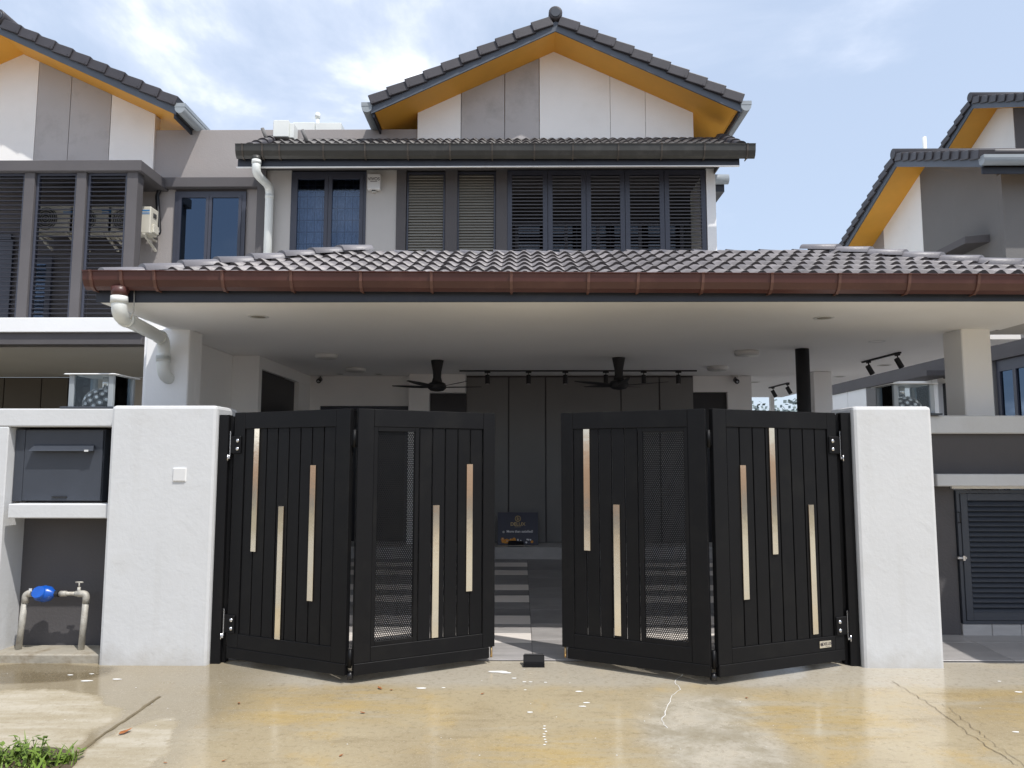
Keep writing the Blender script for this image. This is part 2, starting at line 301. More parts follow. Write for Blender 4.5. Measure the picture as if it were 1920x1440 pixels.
# ------------------------------------------------------------------ mesh helpers
class MB:
    def __init__(s): s.v = []; s.f = []; s.sm = []
    def add(s, vs, fs, smooth=False):
        o = len(s.v); s.v += [tuple(v) for v in vs]
        for f in fs: s.f.append(tuple(i + o for i in f)); s.sm.append(smooth)
        return s
    def box(s, x0, x1, y0, y1, z0, z1, b=0.0):
        if x0 > x1: x0, x1 = x1, x0
        if y0 > y1: y0, y1 = y1, y0
        if z0 > z1: z0, z1 = z1, z0
        b = min(b, .45 * min(x1 - x0, y1 - y0, z1 - z0))
        if b <= 0:
            vs = [(x, y, z) for z in (z0, z1) for y in (y0, y1) for x in (x0, x1)]
            return s.add(vs, [(0, 2, 3, 1), (4, 5, 7, 6), (0, 1, 5, 4), (2, 6, 7, 3), (0, 4, 6, 2), (1, 3, 7, 5)])
        bm = bmesh.new(); bmesh.ops.create_cube(bm, size=1)
        for v in bm.verts:
            v.co.x = x0 if v.co.x < 0 else x1; v.co.y = y0 if v.co.y < 0 else y1; v.co.z = z0 if v.co.z < 0 else z1
        bmesh.ops.bevel(bm, geom=list(bm.edges), offset=b, segments=2 if b > .01 else 1, affect='EDGES', profile=.5)
        bm.verts.index_update()
        s.add([v.co.copy() for v in bm.verts], [[v.index for v in f.verts] for f in bm.faces]); bm.free(); return s
    def hexa(s, p):      # 8 points, order as box
        return s.add(p, [(0, 2, 3, 1), (4, 5, 7, 6), (0, 1, 5, 4), (2, 6, 7, 3), (0, 4, 6, 2), (1, 3, 7, 5)])
    def prism(s, poly, d0, d1, axis='Y', smooth=False, caps=True):
        n = len(poly)
        def pt(a, b, d): return (a, d, b) if axis == 'Y' else ((d, a, b) if axis == 'X' else (a, b, d))
        vs = [pt(a, b, d0) for a, b in poly] + [pt(a, b, d1) for a, b in poly]
        o = len(s.v); s.v += vs
        for i in range(n):
            j = (i + 1) % n; s.f.append((o + i, o + j, o + n + j, o + n + i)); s.sm.append(smooth)
        if caps:
            s.f.append(tuple(o + i for i in range(n))[::-1]); s.f.append(tuple(o + n + i for i in range(n))); s.sm += [False, False]
        return s
    def tube(s, pts, r, seg=12, caps=True, closed=False, smooth=True):
        pts = [Vector(p) for p in pts]; n = len(pts); rs = r if isinstance(r, (list, tuple)) else [r] * n
        o = len(s.v); prev = None
        for i, p in enumerate(pts):
            if i == 0: d = pts[1] - p
            elif i == n - 1: d = p - pts[-2]
            else: d = (pts[i + 1] - p).normalized() + (p - pts[i - 1]).normalized()
            d.normalize()
            if prev is None:
                a = Vector((0, 0, 1)) if abs(d.z) < .9 else Vector((1, 0, 0))
                u = d.cross(a).normalized()
            else:
                u = (prev - d * prev.dot(d)).normalized()
            prev = u; v = d.cross(u)
            for k in range(seg):
                t = 2 * math.pi * k / seg; s.v.append(tuple(p + (u * math.cos(t) + v * math.sin(t)) * rs[i]))
        for i in range(n - 1):
            for k in range(seg):
                k2 = (k + 1) % seg
                s.f.append((o + i * seg + k, o + i * seg + k2, o + (i + 1) * seg + k2, o + (i + 1) * seg + k)); s.sm.append(smooth)
        if caps:
            s.f.append(tuple(o + k for k in range(seg))[::-1]); s.f.append(tuple(o + (n - 1) * seg + k for k in range(seg))); s.sm += [False, False]
        return s
    def lathe(s, prof, c, seg=24, smooth=True):   # prof [(r,z)] about vertical axis through c
        o = len(s.v); n = len(prof)
        for r, z in prof:
            for k in range(seg):
                t = 2 * math.pi * k / seg; s.v.append((c[0] + r * math.cos(t), c[1] + r * math.sin(t), c[2] + z))
        for i in range(n - 1):
            for k in range(seg):
                k2 = (k + 1) % seg; s.f.append((o + i * seg + k, o + i * seg + k2, o + (i + 1) * seg + k2, o + (i + 1) * seg + k)); s.sm.append(smooth)
        s.f.append(tuple(o + k for k in range(seg))[::-1]); s.f.append(tuple(o + (n - 1) * seg + k for k in range(seg))); s.sm += [False, False]
        return s
    def disc(s, c, n, r, th, seg=16):
        c = Vector(c); n = Vector(n).normalized(); return s.tube([c, c + n * th], r, seg, smooth=True)
    def ball(s, c, r, seg=16, rings=10, sz=1.0):
        pr = [(max(.0005, r * math.sin(math.pi * i / rings)), -r * sz * math.cos(math.pi * i / rings)) for i in range(rings + 1)]
        return s.lathe(pr, c, seg)
    def mesh(s, name, m, off=(0, 0, 0)):
        me = bpy.data.meshes.new(name)
        v = np.array(s.v, dtype=float) - np.array(off)
        me.from_pydata([tuple(x) for x in v], [], s.f); me.polygons.foreach_set('use_smooth', s.sm)
        me.materials.append(MATS[m] if isinstance(m, str) else m)
        bm = bmesh.new(); bm.from_mesh(me); bmesh.ops.recalc_face_normals(bm, faces=bm.faces); bm.to_mesh(me); bm.free()
        return me
def wloc(o):
    v = Vector((0, 0, 0))
    while o: v = v + o.location; o = o.parent
    return v
def link(name, data, parent=None):
    o = bpy.data.objects.new(name, data); COL.objects.link(o); o.parent = parent; return o
def part(name, mb, m, parent=None, local=False, label=None, kind=None):
    off = (0, 0, 0) if (local or parent is None) else wloc(parent)
    o = link(name, mb.mesh(name, m, off), parent)
    if label: o['label'] = label
    if kind: o['kind'] = kind
    return o
def tag(o, label=None, cat=None, group=None, kind=None):
    if label: o['label'] = label
    if cat: o['category'] = cat
    if group: o['group'] = group
    if kind: o['kind'] = kind
    return o
def thing(name, label, cat, loc=(0, 0, 0), rz=0, group=None):
    o = link(name, None); o.location = loc; o.rotation_euler.z = rz; o.empty_display_size = .1
    return tag(o, label, cat, group)
def solo(name, mb, m, label, cat, loc=(0, 0, 0), group=None, local=False):     # a thing that is one mesh
    o = link(name, mb.mesh(name, m, (0, 0, 0) if local else loc)); o.location = loc
    return tag(o, label, cat, group)
def struct(name, mb, m, parent=None):
    o = part(name, mb, m, parent)
    if parent is None: o['kind'] = 'structure'
    return o
def inst(o, loc, parent=None, rz=None, name=None):
    c = o.copy(); COL.objects.link(c); c.location = loc
    if parent is not None: c.parent = parent
    if rz is not None: c.rotation_euler.z = rz
    return c
def dup(root, loc, rz=None, label=None):
    def rec(o, p):
        c = o.copy(); COL.objects.link(c)
        if p: c.parent = p
        for ch in [x for x in bpy.data.objects if x.parent == o]: rec(ch, c)
        return c
    r = rec(root, None); r.location = loc
    if rz is not None: r.rotation_euler.z = rz
    if label: r['label'] = label
    return r
def textmesh(s, size, depth=.002, bold=0.0, space=1.0, shear=0):
    cu = bpy.data.curves.new('lettering', 'FONT'); cu.body = s; cu.size = size; cu.extrude = depth; cu.align_x = 'CENTER'; cu.offset = bold; cu.space_character = space; cu.shear = shear
    cu.resolution_u = 3
    o = bpy.data.objects.new('lettering', cu); COL.objects.link(o)
    dg = bpy.context.evaluated_depsgraph_get(); me = bpy.data.meshes.new_from_object(o.evaluated_get(dg))
    bpy.data.objects.remove(o); bpy.data.curves.remove(cu); return me
def text(name, s, size, m, parent, loc, rot=(math.pi / 2, 0, 0), **k):
    me = textmesh(s, size, **k); me.materials.clear(); me.materials.append(MATS[m])
    o = link(name, me, parent); o.location = loc; o.rotation_euler = rot; return o

# ------------------------------------------------------------------ setting
def gz(y):                                   # fall of the ground towards the street
    if y < -12: return -.24
    if y < 0: return .02 * y
    if y < 5.3: return .04 * y
    return .212
def sheet(x0, x1, ys, dz, nx=1):
    mb = MB(); xs = [x0 + (x1 - x0) * i / nx for i in range(nx + 1)]
    vs = [(x, y, gz(y) + dz) for y in ys for x in xs]; k = nx + 1
    return mb.add(vs, [(j * k + i, j * k + i + 1, (j + 1) * k + i + 1, (j + 1) * k + i) for j in range(len(ys) - 1) for i in range(nx)])
struct('ground', sheet(-600, 600, [-600, -12, 0, 5.3, 900], -.03), 'ground_earth')
struct('driveway', sheet(-14, 16, [-10, 0, .16], 0), 'wet_concrete')
mat('road_asphalt', (.10, .10, .10), .85, var=.2, scale=3, bump=.3, bscale=90)
struct('road', sheet(-90, 90, [-18, -12, -10.001], -.004), 'road_asphalt')
pf = struct('porch_floor', sheet(-4.2, 2.98, [.16, 5.3], .0), 'grout')
sf = struct('side_path', sheet(2.99, 12, [.16, 5.3, 14], .0), 'grout')
def bank_sheet():
    mb = MB(); n = 60; ys = [(-17.9, -.26), (-18, -.10), (-20, .25), (-22.5, 1.5), (-25, 2.6), (-40, 3.0)]
    vs = [(-90 + 3 * i, y + .5 * math.sin(i * 1.7), z * (1 + .15 * math.sin(i * .9 + y))) for y, z in ys for i in range(n + 1)]
    return mb.add(vs, [(j * (n + 1) + i, j * (n + 1) + i + 1, (j + 1) * (n + 1) + i + 1, (j + 1) * (n + 1) + i) for j in range(len(ys) - 1) for i in range(n)], True)
mat('reflected_earth', (.27, .17, .115), .9, var=.35, scale=.5, grime=((.10, .14, .05), .6, .8))
struct('reflection_bank', bank_sheet(), 'reflected_earth')  # unseen bank added behind the camera for the steel strips to reflect
def crack(name, pts, wd, m='cement', z=.004):
    P = [at(px, py, 0) for px, py in pts]; out = []
    for px, py in pts:
        r = ray(px, py); t = (-EYE[2]) / (r.z - .02 * r.y + 0) if True else 0
        # intersect z = .02*y
        t = (.02 * EYE[1] - EYE[2]) / (r.z - .02 * r.y); p = Vector(EYE) + r * t; out.append(p)
    mb = MB(); vs = []; n = len(out)
    for i, p in enumerate(out):
        d = (out[min(i + 1, n - 1)] - out[max(i - 1, 0)]).normalized(); s = Vector((-d.y, d.x, 0)) * wd * (.6 + .8 * rnd.random())
        vs += [p + s + Vector((0, 0, z)), p - s + Vector((0, 0, z))]
    mb.add(vs, [(2 * i, 2 * i + 1, 2 * i + 3, 2 * i + 2) for i in range(n - 1)])
    return struct(name, mb, m)
def gp(px, py):
    r = ray(px, py); t = (.02 * EYE[1] - EYE[2]) / (r.z - .02 * r.y); return Vector(EYE) + r * t
mat('joint_mud', (.15, .115, .06), .5, var=.3, scale=9)
mat('crack_dark', (.17, .13, .08), .6, var=.3, scale=9)
def jag(pts, k, a):
    o = []
    for (x0, y0), (x1, y1) in zip(pts, pts[1:]):
        for i in range(k):
            t = i / k; o.append((x0 + (x1 - x0) * t + rnd.uniform(-a, a), y0 + (y1 - y0) * t + rnd.uniform(-a, a) * .5))
    return o + [pts[-1]]
crack('driveway_joint', jag([(148, 1412), (200, 1374), (255, 1337), (300, 1306)], 5, 1.2), .011, 'joint_mud')
crack('driveway_joint', jag([(0, 1425), (80, 1412), (150, 1411)], 4, 2.0), .012, 'joint_mud')
crack('driveway_crack', jag([(1672, 1278), (1740, 1320), (1790, 1355), (1850, 1400), (1910, 1436)], 9, 4.0), .0022, 'crack_dark')
crack('driveway_crack', jag([(1770, 1322), (1800, 1345), (1850, 1385), (1940, 1450)], 9, 4.0), .0016, 'crack_dark')
crack('paint_drip_trail', jag([(1281, 1265), (1264, 1280), (1276, 1293), (1258, 1305), (1252, 1330), (1240, 1352), (1252, 1366)], 4, 2.5), .0022, 'paint_splash')

# porch floor tiles: alternate pale and grey planks, dark stone lane in the middle
def tile_mesh(wd, dp, m):
    return MB().box(0, wd, 0, dp, .003, .014, .003).mesh('floor_tile', m)
tm = {}
def floor_tile(x0, y0, wd, dp, m, parent=pf):
    k = (round(wd, 3), round(dp, 3), m)
    if k not in tm: tm[k] = tile_mesh(wd - .004, dp - .004, m)
    o = link('floor_tile', tm[k], parent); o.location = (x0, y0, gz(y0)); o.rotation_euler.x = math.atan(.04); return o
rows = [.16, .69, 1.02, 1.37, 1.72, 2.04, 2.36, 2.71, 3.02, 3.35, 3.68, 4.0, 4.35, 4.64, 4.98, 5.28]
light = {.69, 1.37, 2.36, 3.02, 4.0, 4.64}
for i in range(len(rows) - 1):
    y0, y1 = rows[i], rows[i + 1]
    m_ = 'floor_tile_light' if y0 in light else 'floor_tile_dark' if y0 > .5 else 'floor_tile_grey'  # dark rows ahead of the eave shadow get a lighter, sunlit tone
    if y0 == 1.02: m_ = 'floor_tile_grey'
    for x0, x1 in ((-3.75, -2.86), (-2.86, -1.87), (-1.87, -.88), (-.88, .11), (1.12, 2.05), (2.05, 2.97)):
        floor_tile(x0, y0, x1 - x0, y1 - y0, m_)
for y0, y1 in ((.16, .78), (.78, 1.38), (1.38, 1.98), (1.98, 2.58), (2.58, 3.18), (3.18, 3.78), (3.78, 4.38), (4.38, 4.84), (4.84, 5.28)):
    floor_tile(.11, y0, 1.01, y1 - y0, 'floor_tile_grey' if y0 < 1.2 else 'floor_tile_dark')  # lane paler at the front: the eave shadow edge put into tile colour
for j in range(9):
    for i in range(6):
        o = floor_tile(3.0 + i * 1.2, .18 + j * .56, 1.2, .56, 'floor_tile_grey', sf)

# ------------------------------------------------------------------ roof pieces
def roll(x): return .5 - .5 * math.cos(2 * math.pi * x / .15)
def roof_tile_mesh(m, clip=None, seg=14):
    TW, TL = .30, .40
    v = []; 
    for i in range(seg + 1):
        x = TW * i / seg; r = roll(x) ** .85
        v.append((x, 0, .012 + .044 * r)); v.append((x, TL, -.003 + .025 * r)); v.append((x, .0, -.002 + .022 * r))
    f = []; sm = []
    for i in range(seg):
        a = 3 * i; b = 3 * (i + 1)
        f.append((a, b, b + 1, a + 1)); sm.append(True)
        f.append((a + 2, b + 2, b, a)); sm.append(False)
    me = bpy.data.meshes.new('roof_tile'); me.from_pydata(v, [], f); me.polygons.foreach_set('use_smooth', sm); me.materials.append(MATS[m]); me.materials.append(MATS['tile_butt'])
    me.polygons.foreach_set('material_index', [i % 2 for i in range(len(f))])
    if clip:
        bm = bmesh.new(); bm.from_mesh(me)
        for co, no in clip: bmesh.ops.bisect_plane(bm, geom=bm.verts[:] + bm.edges[:] + bm.faces[:], plane_co=co, plane_no=no, clear_outer=True)
        n = len(bm.faces); bm.to_mesh(me); bm.free()
        if n == 0: return None
    return me
def tile_field(parent, m, X0, X1, Ye, Ze, slope, nrow, gauge, hl=False, hr=False, depth=None):
    a = math.atan(slope); ca = math.cos(a); base = roof_tile_mesh(m)
    off = wloc(parent)
    ncol = math.ceil((X1 - X0) / .30)
    for j in range(nrow):
        s = j * gauge; y = Ye + s * ca; z = Ze + s * math.sin(a)
        for i in range(ncol):
            x = X0 + i * .30
            me = base; clip = []
            # plan lines of the hips: x = X0 + (Y-Ye) on the left, x = X1 - (Y-Ye) on the right
            if hl and x < X0 + (y + .4 * ca - Ye):
                if x + .3 < X0 + (y - Ye): continue
                clip.append(((X0 + (y - Ye) - x, 0, 0), Vector((-1, ca, 0)).normalized()))
            if hr and x + .3 > X1 - (y + .4 * ca - Ye):
                if x > X1 - (y - Ye): continue
                clip.append(((X1 - (y - Ye) - x, 0, 0), Vector((1, ca, 0)).normalized()))
            elif not hr and x + .3 > X1 + .05: continue
            if clip:
                me = roof_tile_mesh(m, clip)
                if me is None: continue
            o = link('roof_tile', me, parent); o.location = Vector((x, y, z + rnd.uniform(-.002, .003))) - off
            o.rotation_euler = (a + rnd.uniform(-.004, .004), 0, rnd.uniform(-.004, .004))
def cap_mesh(m, L=.42, wd=.22, h=.075, name='ridge_tile'):       # half-round cap running along +x, flared at the leading end
    seg = 8; v = []; f = []; mb = MB()
    for k, (x, s) in enumerate(((0, 1.08), (L, .92))):
        for i in range(seg + 1):
            t = math.pi * i / seg; v.append((x, -math.cos(t) * wd / 2 * s, math.sin(t) ** .8 * h * s))
    n = seg + 1
    for i in range(seg): f.append((i, i + 1, n + i + 1, n + i))
    f.append(tuple(range(n))[::-1])
    mb.add(v, f[:-1], True); mb.f.append(f[-1]); mb.sm.append(False)
    return mb.mesh(name, m)
def gutter_profile(wd, h, th=.006):          # (y,z), open top, front towards -y, top at z=0
    o = [(0, 0), (0, -h * .72), (-wd * .14, -h * .93), (-wd * .42, -h), (-wd * .72, -h * .84), (-wd * .92, -h * .5), (-wd, -.012), (-wd - .012, -.006), (-wd - .012, 0), (-wd + .004, 0)]
    i = [(-wd + th, -.012), (-wd * .92 + th, -h * .48), (-wd * .7, -h * .80), (-wd * .42, -h + th), (-wd * .15, -h * .92 + th), (-th, -h * .7), (-th, 0)]
    return o + i
def gutter(parent, m, x0, x1, Yb, zt, wd, h, drop, bx, bm_='', name='gutter'):
    pr = gutter_profile(wd, h)
    mb = MB().prism([(Yb + y, z) for y, z in pr], x0, x1, 'X', smooth=False)
    # stop ends
    solid = [(Yb + y * .99, z * .99) for y, z in pr[:10]]
    mb.prism(solid, x0 + .0015, x0 + .006, 'X'); mb.prism(solid, x1 - .006, x1 - .0015, 'X')
    mb.v = [(x, y, z + zt - drop * (x - x0)) for x, y, z in mb.v]
    g = part(name, mb, m, parent)
    for x in bx:
        oz = zt - drop * (x - x0)
        o = [(Yb - .001 + y * 1.07, z * 1.05 - .001) for y, z in pr[1:9]] + [(Yb + y, z) for y, z in ((-wd + .01, .004), (-wd * .92 + .01, -h * .4), (-wd * .5, -h * .8), (-wd * .2, -h * .7))]
        b = MB().prism(o, x - .012, x + .012, 'X'); b.v = [(a, c, d + oz) for a, c, d in b.v]
        # short tail of the strap running back to the fascia
        b.box(x - .008, x + .008, Yb - wd * .30, Yb + .03, oz - h * 1.03, oz - h * .98)
        part('gutter_bracket', b, m + '_strap', g)
    return g

# ------------------------------------------------------------------ main house
house = thing('semi_detached_house', 'two storey grey and white house with brown porch gutter behind the black folding gates', 'house', (-.3, 5.6, 0.2))
H_ = house
# --- ground floor walls
def wp(name, m, *boxes, parent=None, b=0.0, **k):
    mb = MB()
    for bx in boxes: mb.box(*bx, b=b)
    return part(name, mb, m, parent or H_, **k)
XR = aX(1402, 6.0)
wp('party_wall', 'white_paint', (-4.15, -3.82, 1.78, 6.2, 0, 3.098))
blk = wp('store_room', 'white_paint', (-3.817, -3.46, 3.5, 3.62, 0, 3.098), (-3.58, -3.46, 3.621, 5.999, 2.93, 3.098), (-3.58, -3.46, 5.35, 5.999, 0, 2.928), (-3.817, -3.6, 3.621, 5.9, 0, 3.098))
wp('sliding_door', 'door_dark', (-3.56, -3.50, 3.622, 4.75, .1, 2.926), parent=blk); wp('sliding_door', 'door_dark', (-3.575, -3.53, 4.755, 5.345, .1, 2.926), parent=blk)
XD0, XD1 = aX(807, 5.72), aX(874, 5.72); ZD = at(840, 736, 5.72).z
X6 = lambda px: aX(px, 6.0, 740)
zwin = at(680, 761, 6.0).z
wp('wall', 'white_paint', (-3.81, X6(600), 6.0, 6.2, .2, 3.098), (X6(600), X6(766), 6.0, 6.2, zwin, 3.098), (X6(766), X6(790), 6.0, 6.2, .2, 3.098))
win = wp('window', 'navy_frame', (X6(600), X6(766), 6.05, 6.1, zwin - .07, zwin - .001), (X6(600), X6(600) + .06, 6.05, 6.1, .4, zwin - .071), (X6(766) - .06, X6(766), 6.05, 6.1, .4, zwin - .071), (X6(683) - .04, X6(683) + .04, 6.05, 6.1, .4, zwin - .071))
wp('pane', 'door_dark', (X6(600) + .061, X6(766) - .061, 6.07, 6.08, .41, zwin - .072), parent=win)
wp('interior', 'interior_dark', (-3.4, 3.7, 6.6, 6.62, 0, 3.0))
wp('wall', 'white_paint', (aX(770, 5.72), XD0, 5.72, 6.2, .2, 3.098), (XD0, XD1, 5.72, 6.2, ZD, 3.098))
dr = wp('door', 'door_dark', (XD0, XD1, 5.9, 5.95, .38, ZD - .001)); wp('door_handle', 'bolt_steel', (XD1 - .12, XD1 - .10, 5.84, 5.86, 1.2, 1.5), parent=dr)
gx = [875, 954, 1022, 1161, 1232, 1295]
fw = wp('feature_wall', 'dark_grey_wall', (aX(875, 5.95), aX(1295, 5.95), 5.98, 6.2, .2, 3.098))
for a, b_ in zip(gx, gx[1:]):
    wp('wall_panel', 'grey_panel', (aX(a, 5.95) + .010, aX(b_, 5.95) - .010, 5.95, 5.979, .405, 3.07), parent=fw, b=.004)
zd2 = at(1330, 735, 6.0).z
wp('wall', 'white_paint', (X6(1297), X6(1364), 6.0, 6.2, zd2, 3.098), (X6(1364), XR, 6.0, 6.2, .2, 3.098))
dr = wp('door', 'door_dark', (X6(1297), X6(1364), 6.08, 6.12, .38, zd2 - .001)); wp('door_handle', 'bolt_steel', (X6(1304), X6(1307), 6.03, 6.05, 1.2, 1.5), parent=dr)
wp('side_wall', 'white_paint', (XR - .15, XR, 6.201, 12, .2, 3.098))
wp('doorstep', 'step_tile', (-3.45, XR, 5.30, 6.19, .05, .40), b=.006)
# --- porch
wp('porch_ceiling', 'ceiling_paint', (-3.70, 5.08, .03, 1.5, 3.088, 3.22), (-4.0, 5.08, 1.5, 2.2, 3.10, 3.22), (-4.0, 5.75, 2.2, 2.62, 3.10, 3.22), (-4.0, 5.75, 2.622, 10.3, 3.104, 3.22))
def column(p0, p1, Y, dp, z0=0, m='white_paint'):
    x0, x1 = aX(p0, Y, 690), aX(p1, Y, 690)
    return wp('column', m, (x0, x1, Y, Y + dp, z0, 3.099), b=.01)
column(272, 353, 1.45, .34); column(1806, 1861, 1.45, .36); column(1524, 1559, 5.4, .3, .1)
wp('column', 'white_paint', (aX(1445, 9.6, 755), aX(1452, 9.6, 755), 9.6, 9.7, .1, 3.09))
wp('pole', 'matt_black', (0, 0, 0, 0, 0, 0)) if False else part('pole', MB().tube([(3.53, 2.98, .1), (3.53, 2.98, 3.101)], .083, 20), 'matt_black', H_)
# porch roof
PS = .39; PXL, PXR = -3.78, 5.3; PYE = .12; PZE = 3.335
proof = part('porch_roof', MB().add([(PXL + .06, PYE + .06, PZE - .045), (PXR - .06, PYE + .06, PZE - .045), (PXR - 1.9, PYE + 1.9, PZE + 1.9 * PS - .03), (PXL + 1.9, PYE + 1.9, PZE + 1.9 * PS - .03),
      (PXL + .06, PYE + 3.74, PZE - .045), (PXR - .06, PYE + 3.74, PZE - .045)], [(0, 1, 2, 3), (4, 0, 3), (1, 5, 2), (5, 4, 3, 2), (0, 4, 5, 1)]), 'roof_tile_dark', H_)
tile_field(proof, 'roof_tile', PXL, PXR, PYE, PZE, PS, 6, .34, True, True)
# hidden-side hip slopes, joined: nobody can pick these tiles out from the street
def stuff_slope(corner, du, dv, w0, parent, m):
    mb = MB(); me = roof_tile_mesh(m); return mb
cap = cap_mesh('ridge_tile')
def caps(p0, p1, parent, me=cap, step=.36, over=0.0, tilt=.05):
    p0 = Vector(p0); p1 = Vector(p1); d = p1 - p0; L = d.length; d.normalize(); n = int(L / step)
    rz = math.atan2(d.y, d.x); ry = -math.asin(d.z)
    for i in range(n + 1):
        o = link('ridge_tile', me, parent); o.location = p0 + d * (step * i) - wloc(parent)
        o.rotation_euler = (0, ry + tilt + rnd.uniform(-.012, .012), rz + rnd.uniform(-.015, .015))
hz_ = PZE + 1.9 * PS
caps((PXL + .02, PYE + .02, PZE + .012), (PXL + 1.80, PYE + 1.80, PZE + 1.80 * PS + .03), proof)
caps((PXR - .02, PYE + .02, PZE + .012), (PXR - 1.80, PYE + 1.80, PZE + 1.80 * PS + .03), proof)
caps((PXL + 1.95, PYE + 1.95, hz_ - .035), (PXR - 1.95, PYE + 1.95, hz_ - .035), proof, step=.38)
wp('flat_roof', 'cement', (-4.0, 5.75, 3.5, 5.59, 3.221, 3.32))
wp('porch_fascia', 'fascia', (-3.72, 5.12, .005, .028, 3.085, 3.31), (-3.72, -3.695, .03, 1.6, 3.10, 3.31), (5.095, 5.12, .03, 1.6, 3.10, 3.31))
bxs = [aX(p, .0, 530) for p in (186, 242, 303, 428, 554, 682, 812, 959, 1101, 1192, 1311, 1438, 1562, 1690, 1817, 1936)]
gut = gutter(H_, 'brown_gutter', aX(161, -.08, 520), 5.2, .002, 3.335, .145, .158, .006, bxs, name='porch_gutter')
# downpipe: outlet, swan neck to the column, shoe into the wall
px0 = aX(224, -.07, 560)
part('outlet', MB().tube([(px0, -.07, 3.20), (px0, -.07, 3.12)], [.075, .066], 16), 'brown_gutter', gut)
def bend(pts, r=.12, k=5):
    P = [Vector(p) for p in pts]; o = [P[0]]
    for a, b, c in zip(P, P[1:], P[2:]):
        d0 = (a - b).normalized() * min(r, (a - b).length * .45); d1 = (c - b).normalized() * min(r, (c - b).length * .45)
        for i in range(k + 1):
            t = i / k; o.append((b + d0) * (1 - t) ** 2 + b * 2 * t * (1 - t) + (b + d1) * t * t)
    return o + [P[-1]]
cA = at(231, 592, -.07); cB = at(308, 636, 1.37); xb = cB.x
pth = [(px0, -.07, 3.13), (px0 + .004, -.07, cA.z), (xb, 1.37, cB.z), (xb, 1.37, at(305, 703, 1.37).z), (xb + .04, 1.50, at(305, 706, 1.37).z - .02)]
dp_ = part('downpipe', MB().tube(bend(pth, .14), .064, 16), 'pvc_white', H_)
def collar(p, d, r=.072, L=.06): p = Vector(p); d = Vector(d).normalized() * L / 2; part('pipe_collar', MB().tube([p - d, p + d], r, 16), 'pvc_white', dp_)
collar((px0, -.07, 3.09), (0, 0, 1)); A = Vector(pth[1]); B = Vector(pth[2]); dd = (B - A).normalized()
collar(A + dd * .19, dd); collar(B - dd * .17, dd); collar((xb, 1.37, cB.z - .19), (0, 0, 1)); collar((xb, 1.37, pth[3][2] + .17), (0, 0, 1))
part('pipe_clip', MB().tube([(px0 + .095, -.01, 3.19), (px0 + .10, -.01, 3.0), (px0 + .08, -.02, cA.z - .02)], .005, 6), 'galvanised', dp_)

# --- first floor front
FY = 5.6; ZT = 6.455; ZB = 3.33
X5 = lambda px: aX(px, FY, 400)
wp('front_wall', 'dark_trim', (X5(483), X5(499), FY - .06, 6.3, ZB, ZT))
wp('front_wall', 'pale_grey_wall', (X5(499), X5(545), FY, 5.8, ZB, ZT), (X5(686), X5(743), FY, 5.8, ZB, ZT))
wp('front_wall', 'dark_trim', (X5(743), X5(761), FY - .015, 5.8, ZB, ZT), (X5(835), X5(857), FY - .015, 5.8, ZB, ZT), (X5(930), X5(951), FY - .015, 5.8, ZB, ZT),
   (X5(743), X5(951), FY + .0, 5.8, ZB, 4.6) if False else (X5(761), X5(835), 5.78, 5.8, ZB, ZT))
wp('front_wall', 'white_paint', (X5(1325), X5(1342), FY - .03, 12, ZB, ZT))
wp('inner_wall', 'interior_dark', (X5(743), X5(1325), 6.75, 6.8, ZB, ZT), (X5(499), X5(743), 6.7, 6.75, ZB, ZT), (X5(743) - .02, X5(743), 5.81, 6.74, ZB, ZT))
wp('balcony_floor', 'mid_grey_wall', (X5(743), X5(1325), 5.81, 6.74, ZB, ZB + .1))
# casement window with lace curtain and security bars
x0, x1 = X5(545), X5(686); zb = 4.95; zt = ZT - .03
wf = wp('window', 'navy_frame', (x0, x0 + .045, FY - .01, FY + .08, zb, zt), (x1 - .045, x1, FY - .01, FY + .08, zb, zt), (x0 + .045, x1 - .045, FY - .01, FY + .08, zt - .045, zt), (x0 + .045, x1 - .045, FY - .01, FY + .08, zb, zb + .05), label='casement window with lace curtain behind')
xm = X5(615)
for a, b_ in ((x0 + .046, xm - .003), (xm + .003, x1 - .046)):
    s = wp('sash', 'navy_frame', (a, a + .06, FY - .02, FY + .04, zb + .051, zt - .046), (b_ - .06, b_, FY - .02, FY + .04, zb + .051, zt - .046), (a + .06, b_ - .06, FY - .02, FY + .04, zt - .12, zt - .046), (a + .06, b_ - .06, FY - .02, FY + .04, zb + .051, zb + .11), parent=wf)
    wp('pane', 'window_glass', (a + .061, b_ - .061, FY + .005, FY + .011, zb + .111, zt - .121), parent=wf)
bars = MB()
for k in range(7): bars.box(x0 + .05, x1 - .05, FY + .13, FY + .142, zb + .1 + k * .2, zb + .112 + k * .2)
for k in range(9): bars.box(x0 + .1 + k * .125, x0 + .11 + k * .125, FY + .143, FY + .153, zb, zt)
part('security_grille', bars, 'navy_frame', wf)
cv = MB(); n = 60; zc = at(600, 365, FY + .25).z
vs = []
for i in range(n + 1):
    x = x0 + (x1 - x0) * i / n; y = FY + .24 + .025 * math.sin(i * 1.25) + .01 * math.sin(i * .5)
    vs += [(x, y, zb - .2), (x, y, zt)]
cv.add(vs, [(2 * i, 2 * i + 2, 2 * i + 3, 2 * i + 1) for i in range(n)], True); part('curtain', cv, 'lace_curtain', wf)
vs = []
for i in range(n + 1):
    x = x0 + (x1 - x0) * i / n; y = FY + .19 + .02 * math.sin(i * 1.0)
    vs += [(x, y, zc + .03 * abs(math.sin(i * .26))), (x, y, zt)]
part('pelmet', MB().add(vs, [(2 * i, 2 * i + 2, 2 * i + 3, 2 * i + 1) for i in range(n)], True), 'interior_dark', wf)
